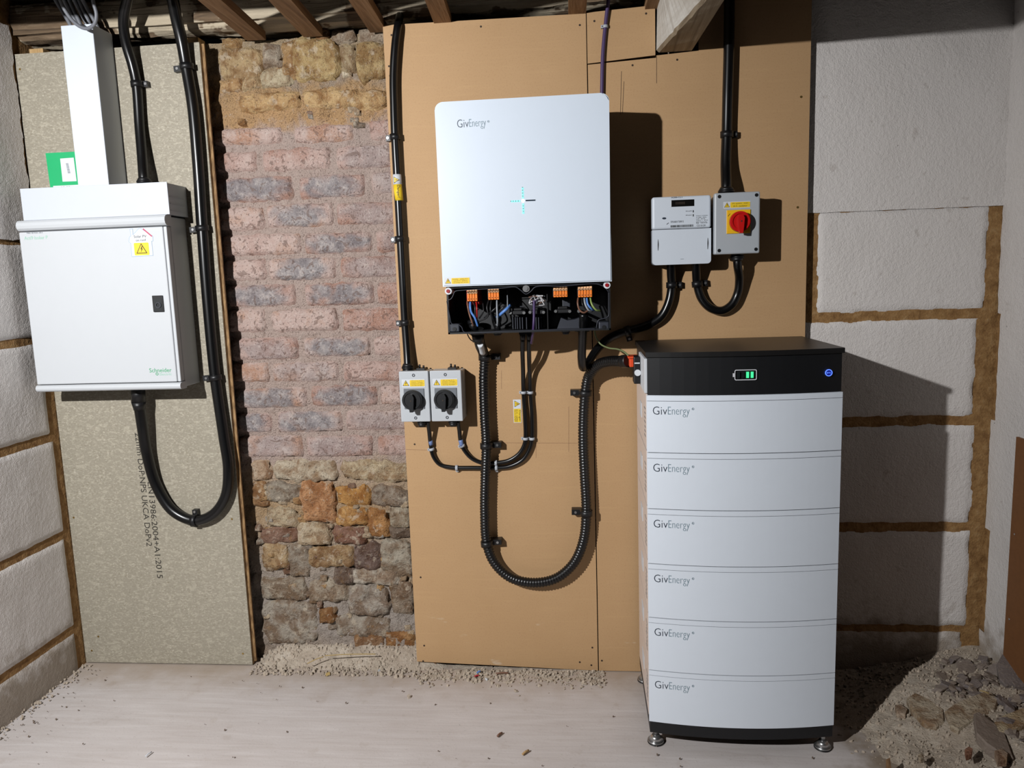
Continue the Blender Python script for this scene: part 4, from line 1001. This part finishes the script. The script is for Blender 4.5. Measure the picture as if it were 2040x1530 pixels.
for a, b in ((1311, 487), (1410, 484)):
    p = W(a, b, my-.001); MB().prism([(p.x-.0008, p.z-.017), (p.x+.0004, p.z-.017), (p.x+.0016, p.z-.002), (p.x+.0016, p.z+.003), (p.x+.0004, p.z+.014), (p.x-.0004, p.z+.014), (p.x-.0010, p.z)], my-.0012, my-.0016).build('seal_slot', 'ink_black', me_)
p = W(1360, 516, my-.001); MB().box(p.x-.006, p.x+.003, my-.0012, my-.0015, p.z-.0005, p.z+.0005).build('moulded_mark', 'ink_grey', me_)
# ================================================================ RED ISOLATOR
sx0, sx1, sz0, sz1, sy = .372, .495, 1.299, 1.467, -.098
sw = thing('rotary_switch_box', 'grey switch box with large red rotary handle on yellow plate', 'switch', ((sx0+sx1)/2, -.05, sz0))
MB().box(sx0+.004, sx1-.004, 0, sy+.028, sz0+.004, sz1-.004, .004).build('case', 'grey_plastic', sw)
MB().box(sx0, sx1, sy+.027, sy, sz0, sz1, .004).build('lid', 'grey_plastic', sw)
for a in (sx0+.013, sx1-.010):
    for b in (sz0+.011, sz1-.010): MB().cyl((a, sy-.0001, b), (a, sy-.0008, b), .0048, seg=16).build('screw_hole', 'knob_black', sw)
u, v = W(1441, 416, sy), W(1495, 400, sy); sticker(sw, u.x, v.x, u.z, v.z, sy-.0001, ['PV system - main', 'A.C. isolator'])
u, v = W(1447, 466, sy), W(1495, 417, sy); MB().box(u.x, v.x, sy-.0001, sy-.003, u.z, v.z, .001).build('yellow_plate', 'yellow_plate', sw)
kc = W(1476, 441, sy-.02); kc.x -= .001
def knob(parent, c, y, r, mat, hm):
    kb = MB().cyl((c.x, y, c.z), (c.x, y-.006, c.z), r*.96, seg=32).cyl((c.x, y-.006, c.z), (c.x, y-.018, c.z), r, r*.97, seg=32).build('knob', mat, parent)
    MB().ring((c.x, 0, c.z), r*.74, r*.90, y-.018, y-.0205, 32).build('knob_rim', mat, kb)
    h = [(c.x-r*.30, c.z+r*.30), (c.x-r*.16, c.z+r*.62), (c.x+r*.16, c.z+r*.62), (c.x+r*.30, c.z+r*.30), (c.x+r*.24, c.z-r*.5), (c.x+r*.16, c.z-r*1.12), (c.x-r*.16, c.z-r*1.12), (c.x-r*.24, c.z-r*.5)]
    hd = MB().prism(h, y-.018, y-.031).build('handle', hm, kb)
    MB().box(c.x-.0018, c.x+.0018, y-.0311, y-.0316, c.z-.002, c.z+.002).build('screw', 'screw_hole', kb)
    return kb
knob(sw, kc, sy-.003, .0285, 'knob_red', 'knob_red')
gp = W(1447, 380, -.05); gland(sw, (gp.x, -.05, sz1-.004), (0, 0, 1), .0145)
gp = W(1469, 515, -.05); gland(sw, (gp.x, -.05, sz0+.004), (0, 0, -1), .0122)
u = W(1452, 428, sy); mb = MB(); bar(mb, (u.x-.003, u.z-.004), (u.x+.003, u.z+.003), .0011, sy-.003, sy-.0034); mb.build('print_mark', 'ink_black', sw)
# ================================================================ DC ISOLATORS
def dc_iso(x0, x1, label, gl):
    z0, z1, y = .833, .987, -.072
    o = thing('rotary_isolator', label, 'switch', ((x0+x1)/2, -.04, z0), 'small grey rotary isolators')
    MB().box(x0+.001, x1, 0, y+.022, z0+.002, z1-.002, .003).build('case', 'grey_plastic', o)
    MB().box(x0, x1-.001, y+.021, y, z0, z1, .0025).build('lid', 'grey_lid', o)
    cx = (x0+x1)/2-.0005
    for b in (z0+.012, z1-.012):
        MB().ring((cx, 0, b), .0024, .0046, y-.0001, y-.0008, 16).build('screw', 'dark_plastic_grey', o)
    sticker(o, x0+.008, x1-.012, z1-.048, z1-.024, y-.0001, ['PV array D.C.', 'isolator. Danger', 'contains live parts', 'during daylight'], .66)
    pz0, pz1 = z0+.040, z1-.052
    MB().box(x0+.013, x1-.016, y-.0001, y-.003, pz0, pz1, .001).build('front_plate', 'mid_grey_plate', o)
    c = Vector((cx-.0045, 0, (pz0+pz1)/2-.002)); knob(o, c, y-.003, .0305, 'knob_black', 'knob_black')
    p = Vector(((x0+x1)/2+.012, -.045, z0+.004)); gland(o, p, (0, 0, -1), .009)
    MB().box(cx+.004, cx+.03, -.02, -.05, z1-.003, z1+.006, .001).build('vent_plug', 'black_plastic', o)
    MB().cyl((cx+.012, -.035, z1+.005), (cx+.012, -.035, z1+.016), .003, seg=8).cyl((cx+.024, -.035, z1+.005), (cx+.024, -.035, z1+.013), .003, seg=8).build('terminal_stub', 'black_plastic', o)
    if gl: gland(o, (W(813, 740, -.035).x, -.035, z1-.004), (0, 0, 1), .012)
    return o
dc_iso(-.551, -.460, 'left of two grey isolators with black rotary handles, cable entering its top', True)
dc_iso(-.457, -.361, 'right of two grey isolators with black rotary handles, nearer the conduit', False)

# ================================================================ BATTERY STACK
bx0, bx1, yb, ye, sag = .157, .631, -.028, -.388, .024
def yfr(x, inset=0.0):
    t = (x-bx0)/(bx1-bx0); return ye-sag*(1-(2*t-1)**2)+inset
def plan(ins=0.0, n=16, rear=yb):
    a, b = bx0+ins, bx1-ins
    return [(a, rear), (a, ye+ins)]+[(a+(b-a)*i/n, yfr(a+(b-a)*i/n, ins)) for i in range(1, n)]+[(b, ye+ins), (b, rear)]
def front_skin(mb, z0, z1, ins, th=.006, n=24, x0=None, x1=None):
    x0 = bx0 if x0 is None else x0; x1 = bx1 if x1 is None else x1
    f = [(x0+(x1-x0)*i/n, yfr(x0+(x1-x0)*i/n)+ins) for i in range(n+1)]
    return mb.plan(f[::-1]+[(x, y+th) for x, y in f], z0, z1)
B0, B1 = .0715, .951; HM = (B1-B0)/6
ordn = ['bottom white battery module standing on the black base', 'second white battery module from the bottom of the stack', 'third white battery module from the bottom of the stack', 'third white battery module from the top of the stack', 'second white battery module from the top of the stack', 'top white battery module directly under the black controller']
for i in range(6):
    z0 = B0+i*HM; z1 = z0+HM
    m = thing('battery_module', ordn[i], 'battery', ((bx0+bx1)/2, (yb+ye)/2, z0), 'stacked white battery modules')
    MB().plan(plan(.004), z0+.0004, z1-.0004).build('body', 'white_battery_shell', m)
    front_skin(MB(), z0+.0012, z1-.0150, 0).build('front_panel', 'white_battery_shell', m)
    front_skin(MB(), z1-.0138, z1-.0008, 0).build('top_band', 'white_battery_shell', m)
    MB().box(bx0+.001, bx0+.005, yb-.01, ye+.03, z0+.002, z1-.002).build('side_panel', 'side_sheet', m)
    hd = MB(); hd.prism([(0, 0)]*3, 0, 0) if False else None
    ym = (yb+ye)/2
    hv = [(bx0-.0002, ym-.045, z0+.060), (bx0-.0002, ym+.045, z0+.060), (bx0-.0002, ym+.045, z0+.092), (bx0-.0002, ym-.045, z0+.092)]
    MB().box(bx0-.0004, bx0+.001, ym-.02, ym+.04, z0+.060, z0+.100, .0004).build('carry_handle', 'label_white', m)
    pl = MB()
    for j in range(7): pl.box(bx0+.0006, bx0+.001, ye+.045, ye+.045+.04-.006*(j % 3), z0+.03+j*.012, z0+.033+j*.012)
    pl.build('printed_label', 'ink_grey', m)
    zc = z1-.0150
    t = MB(); put_text(t, 'Giv', bx0+.0150, zc-.0335, .0345, .0205, 0, -.012, 0, lambda X: yfr(X)-.0005); t.build('lettering', 'ink_dark_blue', m)
    t = MB(); put_text(t, 'Energy', bx0+.0515, zc-.0395, .0520, .0262, 0, -.016, 0, lambda X: yfr(X)-.0005); t.build('lettering', 'ink_teal_grey', m)
    q = Vector((bx0+.112, 0, zc-.0185)); yy = yfr(q.x)
    MB().ring(q, .0023, .0031, yy-.0001, yy-.0005, 14).build('registered_mark', 'ink_teal_grey', m)
    text('R', q.x-.0011, q.z-.0013, .0022, .0027, yy-.0005, 'ink_teal_grey', m)
bs = thing('battery_stand', 'black curved stand on steel levelling feet under the battery stack', 'stand', ((bx0+bx1)/2, (yb+ye)/2, .0))
MB().plan(plan(.002), .040, B0-.0004).build('plinth', 'black_shell', bs)
for (x, y) in ((.176, -.365), (.610, -.372), (.172, -.052), (.610, -.052)):
    ft = MB().cyl((x, y, .0), (x, y, .006), .0215, .0215, seg=24).cyl((x, y, .006), (x, y, .020), .0205, .010, seg=24).build('levelling_foot', 'steel', bs)
    MB().cyl((x, y, .018), (x, y, .042), .006, seg=12).build('threaded_stem', 'steel', ft)
    MB().cyl((x, y, -.001), (x, y, .002), .0225, seg=24).build('rubber_pad', 'black_plastic', ft)
ct = thing('battery_controller', 'black controller with green charge bars on top of the battery stack', 'battery controller', ((bx0+bx1)/2, (yb+ye)/2, B1))
MB().plan(plan(.003), B1+.0004, 1.046).build('body', 'black_shell', ct)
MB().plan(plan(-.002), 1.0465, 1.059).build('lid', 'black_top', ct)
dc = W(1485, 747, -.41); yy = yfr(dc.x)-.0002
u = .0130
mb = MB(); x0, x1, z0, z1 = dc.x-.0265, dc.x+.0265, dc.z-.0125, dc.z+.0135
o = rrect(x0, x1, z0, z1, .004, 4); inn = rrect(x0+.0018, x1-.0018, z0+.0018, z1-.0018, .0028, 4); n = len(o)
vs = [(x, yy-.0006, z) for x, z in o]+[(x, yy-.0006, z) for x, z in inn]
mb.add(vs, [(i, (i+1) % n, (i+1) % n+n, i+n) for i in range(n)]); mb.box(x0-.0040, x0-.0006, yy, yy-.0008, dc.z-.004, dc.z+.005)
ic = mb.build('charge_icon', 'icon_white', ct)
for i in range(4):
    xx = x0+.0065+i*.0107; MB().box(xx, xx+.0066, yy, yy-.0007, z0+.0055, z1-.0055).build('charge_bar', 'led_green' if i > 1 else 'led_off', ic)
bc = W(1649.5, 742, -.39); yy = yfr(bc.x)
bt_ = MB().ring(bc, .0066, .0086, yy, yy-.0020, 28).build('power_ring', 'led_blue', ct)
MB().cyl((bc.x, yy, bc.z), (bc.x, yy-.0012, bc.z), .0066, seg=24).build('power_button', 'led_blue_dark', bt_)
text('BMS', bc.x-.0048, bc.z-.0022, .0096, .0044, yy-.0016, 'led_blue', bt_)
# left flank of the controller: pale side panel, connector plate, knob
MB().box(bx0-.004, bx0+.003, ye+.008, yb-.17, B1+.004, 1.042, .001).build('side_panel', 'label_white', ct)
pa = MB().box(bx0-.022, bx0-.004, -.205, -.255, B1+.010, 1.034, .003).build('connector_plate', 'black_plastic', ct)
q = W(1270, 746, -.255)
MB().cyl((bx0-.012, -.2555, .992), (bx0-.012, -.262, .992), .0085, seg=20).build('knob', 'label_white', ct)
MB().box(bx0-.020, bx0-.006, -.2552, -.258, 1.016, 1.019).build('latch_tab', 'label_white', ct)
oc = W(1262, 718, -.215)
MB().box(oc.x-.012, bx0-.004, -.19, -.235, oc.z-.016, oc.z+.012, .002).box(oc.x-.016, bx0-.008, -.185, -.24, oc.z+.008, oc.z+.013, .001).build('orange_connector', 'orange_connector', ct)

# ================================================================ RUBBLE AND DEBRIS
def heap_h(x, y):
    e = x-(.70+.05*math.sin(y*9))
    h = (.085-.03*sm(-.15, .02, y)*(1-sm(.3, .48, e)))*sm(0, .42, e)
    return h+(.012*fbm(x*9, y*9, 4, 5))*sm(-.03, .1, e)-.006*(1-sm(-.05, .06, e))
def heap():
    nx, ny = 110, 150; vs = []; fs = []
    for j in range(ny+1):
        for i in range(nx+1):
            x = .60+.605*i/nx; y = -1.0+1.035*j/ny; vs.append((x, y, heap_h(x, y)+.002*fbm(x*60, y*60, 2, 3)))
    for j in range(ny):
        for i in range(nx): a = j*(nx+1)+i; fs.append((a, a+1, a+nx+2, a+nx+1))
    return tag(MB().add(vs, fs, True).build('dirt_heap', 'dirt'), 'heap of dusty dirt against the right wall beside the battery stack', 'dirt', kind='stuff')
heap()
def strip_h(x, y):
    a = sm(-1.13, -1.03, x)*(1-sm(-.53, -.46, x)); tail = sm(-.62, -.5, x)*(1-sm(.0, .12, x))
    h = a*(.055*sm(-.035, .075, y)); h2 = tail*.006*sm(-.12, -.05, y)
    return max(h, h2)-.007+(.004*fbm(x*30, y*30, 6, 4))*max(a, tail)
def strip():
    nx, ny = 150, 30; vs = []; fs = []
    for j in range(ny+1):
        for i in range(nx+1):
            x = -1.14+1.3*i/nx; y = -.14+.23*j/ny; vs.append((x, y, strip_h(x, y)-.002*(j == 0)))
    for j in range(ny):
        for i in range(nx): a = j*(nx+1)+i; fs.append((a, a+1, a+nx+2, a+nx+1))
    return tag(MB().add(vs, fs, True).build('dirt_strip', 'dirt'), 'strip of crumbled mortar and dirt along the foot of the brick wall', 'dirt', kind='stuff')
strip()
def chip(mb, c, s, rg, flat=.5):
    n = 5; vs = []; a0 = rg.uniform(0, 6.3); tx, ty = rg.uniform(-.55, .55), rg.uniform(-.35, .6)
    for lay in (0, 1):
        for k in range(n):
            a = a0+k*2*math.pi/n+rg.uniform(-.35, .35); r = s*rg.uniform(.6, 1.1)*(1 if lay == 0 else .8)
            x, y = r*math.cos(a), r*math.sin(a)*.8; vs.append((c[0]+x, c[1]+y, c[2]+(lay-.35)*s*flat*2+x*tx+y*ty))
    fs = [list(range(n-1, -1, -1)), list(range(n, 2*n))]+[(k, (k+1) % n, (k+1) % n+n, k+n) for k in range(n)]
    mb.add(vs, fs)
rg = random.Random(11)
mb = MB()
for i in range(2600):
    x, y = rg.uniform(.66, 1.18), rg.uniform(-.75, .02)
    if rg.random() > sm(.66, .85, x)+.15: continue
    chip(mb, (x, y, heap_h(x, y)+.001), rg.choice((.002, .003, .003, .004, .006)), rg, .6)
tag(mb.build('loose_gravel', 'gravel_mix'), 'loose fine gravel scattered over the dirt heap on the right', 'gravel', kind='stuff')
mb = MB()
for i in range(1500):
    x = rg.uniform(-1.11, .05); y = rg.gauss(-.02, .045) if x > -.55 else rg.uniform(-.06, .06)
    if x > -.55 and y > -.006: y = -.006-abs(rg.gauss(0, .05))
    if y < -.09 and rg.random() < .6: continue
    chip(mb, (x, y, max(strip_h(x, y), 0)+.001), rg.choice((.0015, .002, .003, .003, .005, .007)), rg, .6)
tag(mb.build('mortar_crumbs', 'gravel_mix'), 'pale mortar crumbs lying along the foot of brick wall and fibreboard', 'gravel', kind='stuff')
mb = MB()
for i in range(170):
    x, y = rg.uniform(-1.68, .6), rg.uniform(-.9, -.04)
    if rg.random() < .4: x, y = -1.71+abs(rg.gauss(.05, .05)), rg.uniform(-.5, -.04)
    chip(mb, (x, y, .002), rg.choice((.0012, .0016, .002, .003)), rg, .5)
tag(mb.build('floor_crumbs', 'crumb_dark'), 'tiny dark crumbs scattered over the smooth concrete floor', 'debris', kind='stuff')
mb = MB()
for i in range(130):
    x, y = -1.712+abs(rg.gauss(0, .02)), rg.uniform(-.7, -.02); chip(mb, (x, y, .003), rg.choice((.002, .003, .005)), rg, .6)
tag(mb.build('corner_grit', 'gravel_mix'), 'gritty crumbs along the foot of the left block wall', 'gravel', kind='stuff')
def slab(name, label, poly, z, th, mat, cat='stone', color=None, tilt=(0, 0)):
    P = [FZ(a, b, z) for a, b in poly]; c = sum(P, Vector())/len(P); n = len(P); vs = []; fs = []
    zz = lambda p: z+(p.x-c.x)*tilt[0]+(p.y-c.y)*tilt[1]
    for lay in range(3):
        s = (.94, 1.0, .96)[lay]; dz = (0, -.15*th, -th)[lay]
        for p in P:
            q = c+(p-c)*s; vs.append((q.x, q.y, zz(p)+dz+.002*fbm(p.x*40, p.y*40, z*9)))
    vs.append((c.x, c.y, z+.001))
    for i in range(n): fs.append((i, (i+1) % n, 3*n))
    for l in range(2):
        for i in range(n): fs.append(((l)*n+i, (l+1)*n+i, (l+1)*n+(i+1) % n, l*n+(i+1) % n))
    fs.append([2*n+i for i in range(n-1, -1, -1)])
    return tag(MB().add(vs, fs).build(name, mat, color=color), label, cat)
TAN = (204, 188, 164)
slab('broken_stone', 'tan broken stone lying on the heap, left of the flat pair', [(1806, 1390), (1822, 1384), (1850, 1396), (1880, 1415), (1882, 1434), (1866, 1440), (1838, 1430), (1815, 1408)], .062, .04, 'stone', color=TAN, tilt=(.1, .1))
slab('broken_stone', 'long tan slab on the heap, right of the flat pair', [(1882, 1411), (1898, 1403), (1930, 1395), (1968, 1386), (1990, 1397), (1984, 1416), (1950, 1424), (1910, 1441), (1895, 1434)], .080, .035, 'stone', color=(200, 184, 160), tilt=(.1, .15))
slab('slate_slab', 'large dark slate slab tilted on the heap near the photo corner', [(1939, 1430), (1948, 1426), (1978, 1440), (2000, 1452), (2020, 1494), (1990, 1488), (1966, 1478), (1945, 1462)], .088, .03, 'slate', cat='slate', tilt=(-.15, .2))
slab('slate_slab', 'pale slate slab at the foot of the brown hardboard panel', [(1985, 1326), (1996, 1314), (2012, 1318), (2036, 1338), (2040, 1350), (2005, 1353), (1992, 1344)], .115, .02, 'slate', cat='slate', tilt=(.1, .3))
slab('broken_stone', 'tan slab at the right photo edge beside the dark slate', [(1969, 1440), (1998, 1426), (2050, 1416), (2062, 1440), (2016, 1452), (1990, 1450)], .096, .03, 'stone', color=(206, 188, 156), tilt=(.15, .1))
slab('slate_flake', 'thin slate flake in the middle of the dark chips', [(1905, 1325), (1930, 1320), (1946, 1330), (1938, 1343), (1912, 1346)], .085, .012, 'slate', cat='slate', tilt=(.0, .3))
slab('slate_flake', 'small squarish slate flake below the dark chips', [(1895, 1357), (1906, 1350), (1915, 1357), (1910, 1367), (1894, 1366)], .075, .014, 'slate', cat='slate', tilt=(.0, .2))
slab('slate_flake', 'slate flake at the right photo edge under the pale slab', [(2016, 1358), (2035, 1350), (2055, 1352), (2052, 1364), (2022, 1364)], .105, .012, 'slate', cat='slate', tilt=(.0, .2))
slab('pebble', 'pale rounded pebble on the dirt near the bottom edge', [(1829, 1502), (1834, 1497), (1840, 1502), (1841, 1510), (1835, 1512), (1830, 1508)], .052, .012, 'stone', color=(196, 180, 156))
slab('brick_fragment', 'reddish brick fragment half buried near the bottom edge', [(1922, 1492), (1930, 1486), (1938, 1490), (1936, 1502), (1925, 1505)], .076, .015, 'stone', cat='brick', color=(176, 130, 106))
slab('broken_stone', 'pinkish stone lump under the large dark slate', [(1981, 1494), (1996, 1490), (2008, 1500), (2006, 1512), (1988, 1512)], .080, .02, 'stone', color=(196, 172, 150))
slab('broken_stone', 'small tan stone at the left end of the heap stones', [(1783, 1404), (1795, 1402), (1808, 1412), (1804, 1424), (1786, 1416)], .047, .02, 'stone', color=(200, 180, 158))
slab('timber_stub', 'short brown wood stub poking up at the bottom photo edge', [(1765, 1512), (1773, 1508), (1776, 1530), (1768, 1536)], .045, .02, 'batten_wood', cat='wood')
base_chip = None
rc = random.Random(23); cnt = 0
for i in range(110):
    if i < 84: a, b = rc.uniform(1872, 2036), rc.uniform(1312, 1392)
    else: a, b = rc.uniform(1990, 2045), rc.uniform(1395, 1500)
    if b > 1312+(2040-a)*.55+20 and i < 84: continue
    p = FZ(a, b, .10); z = heap_h(min(p.x, 1.2), p.y); p = FZ(a, b, z+.004)
    if p.x > 1.17 or p.y > .0: continue
    m = MB(); chip(m, (p.x, p.y, heap_h(p.x, p.y)+.006), rc.choice((.008, .010, .013, .016, .02, .024)), rc, rc.choice((.12, .2, .3)))
    tag(m.build('slate_chip', 'slate'), 'small slate chip in the cluster between the hardboard panel and the tan slabs' if i < 84 else 'small slate chip around the large dark slab at the photo corner', 'slate', 'slate chips below the hardboard panel' if i < 84 else 'slate chips around the large dark slab')
# small litter on the floor
def stick(name, label, p, q, r, mat, cat):
    P, Q = FZ(*p), FZ(*q); tag(MB().tube([(P.x, P.y, P.z), ((P.x+Q.x)/2, (P.y+Q.y)/2, (P.z+Q.z)/2+.002), (Q.x, Q.y, Q.z)], r, seg=7).build(name, mat), label, cat)
stick('wire_offcut', 'tiny red wire offcut at the foot of the fibreboard', (945, 1348, .006), (955, 1346, .006), .003, 'wire_red', 'wire')
stick('wire_offcut', 'tiny blue wire offcut at the foot of the fibreboard', (950, 1341, .008), (957, 1337, .012), .0026, 'wire_blue', 'wire')
stick('wire_offcut', 'brown cable offcut lying along the foot of the fibreboard', (988, 1342, .006), (1013, 1341, .006), .003, 'wire_brown', 'wire')
stick('wood_splinter', 'pale wood splinter on the floor between board and battery stack', (1041, 1503, .003), (1053, 1495, .003), .003, 'pale_wood', 'wood')
stick('wood_splinter', 'dark wood splinter on the floor below the conduit loop', (991, 1467, .003), (1000, 1460, .003), .003, 'wire_brown', 'wood')
stick('wood_splinter', 'pale wood splinter on the floor near the left wall', (290, 1507, .003), (302, 1498, .003), .0018, 'label_white', 'wood')
stick('straw_stalk', 'thin straw stalk on the dirt below the brick wall', (648, 1306, .05), (748, 1303, .05), .0015, 'straw', 'straw')
stick('straw_stalk', 'short bent straw stalk on the dirt near the chipboard', (612, 1322, .03), (645, 1308, .045), .0015, 'straw', 'straw')
stick('straw_stalk', 'yellow straw stalk among the slate chips', (1952, 1376, .125), (1970, 1382, .125), .0016, 'straw', 'straw')
for (a, b, l, mt, s) in [(755, 1331, 'white plaster crumb on the dirt below the brick wall', 'label_white', .006), (969, 1348, 'white plastic scrap beside the red wire offcut', 'label_white', .006), (653, 1338, 'dry ochre leaf scrap at the edge of the concrete', 'straw', .009)]:
    p = FZ(a, b, .012); m = MB(); chip(m, (p.x, p.y, max(strip_h(p.x, p.y), 0)+.003), s, rc, .5); tag(m.build('scrap', mt), l, 'debris')
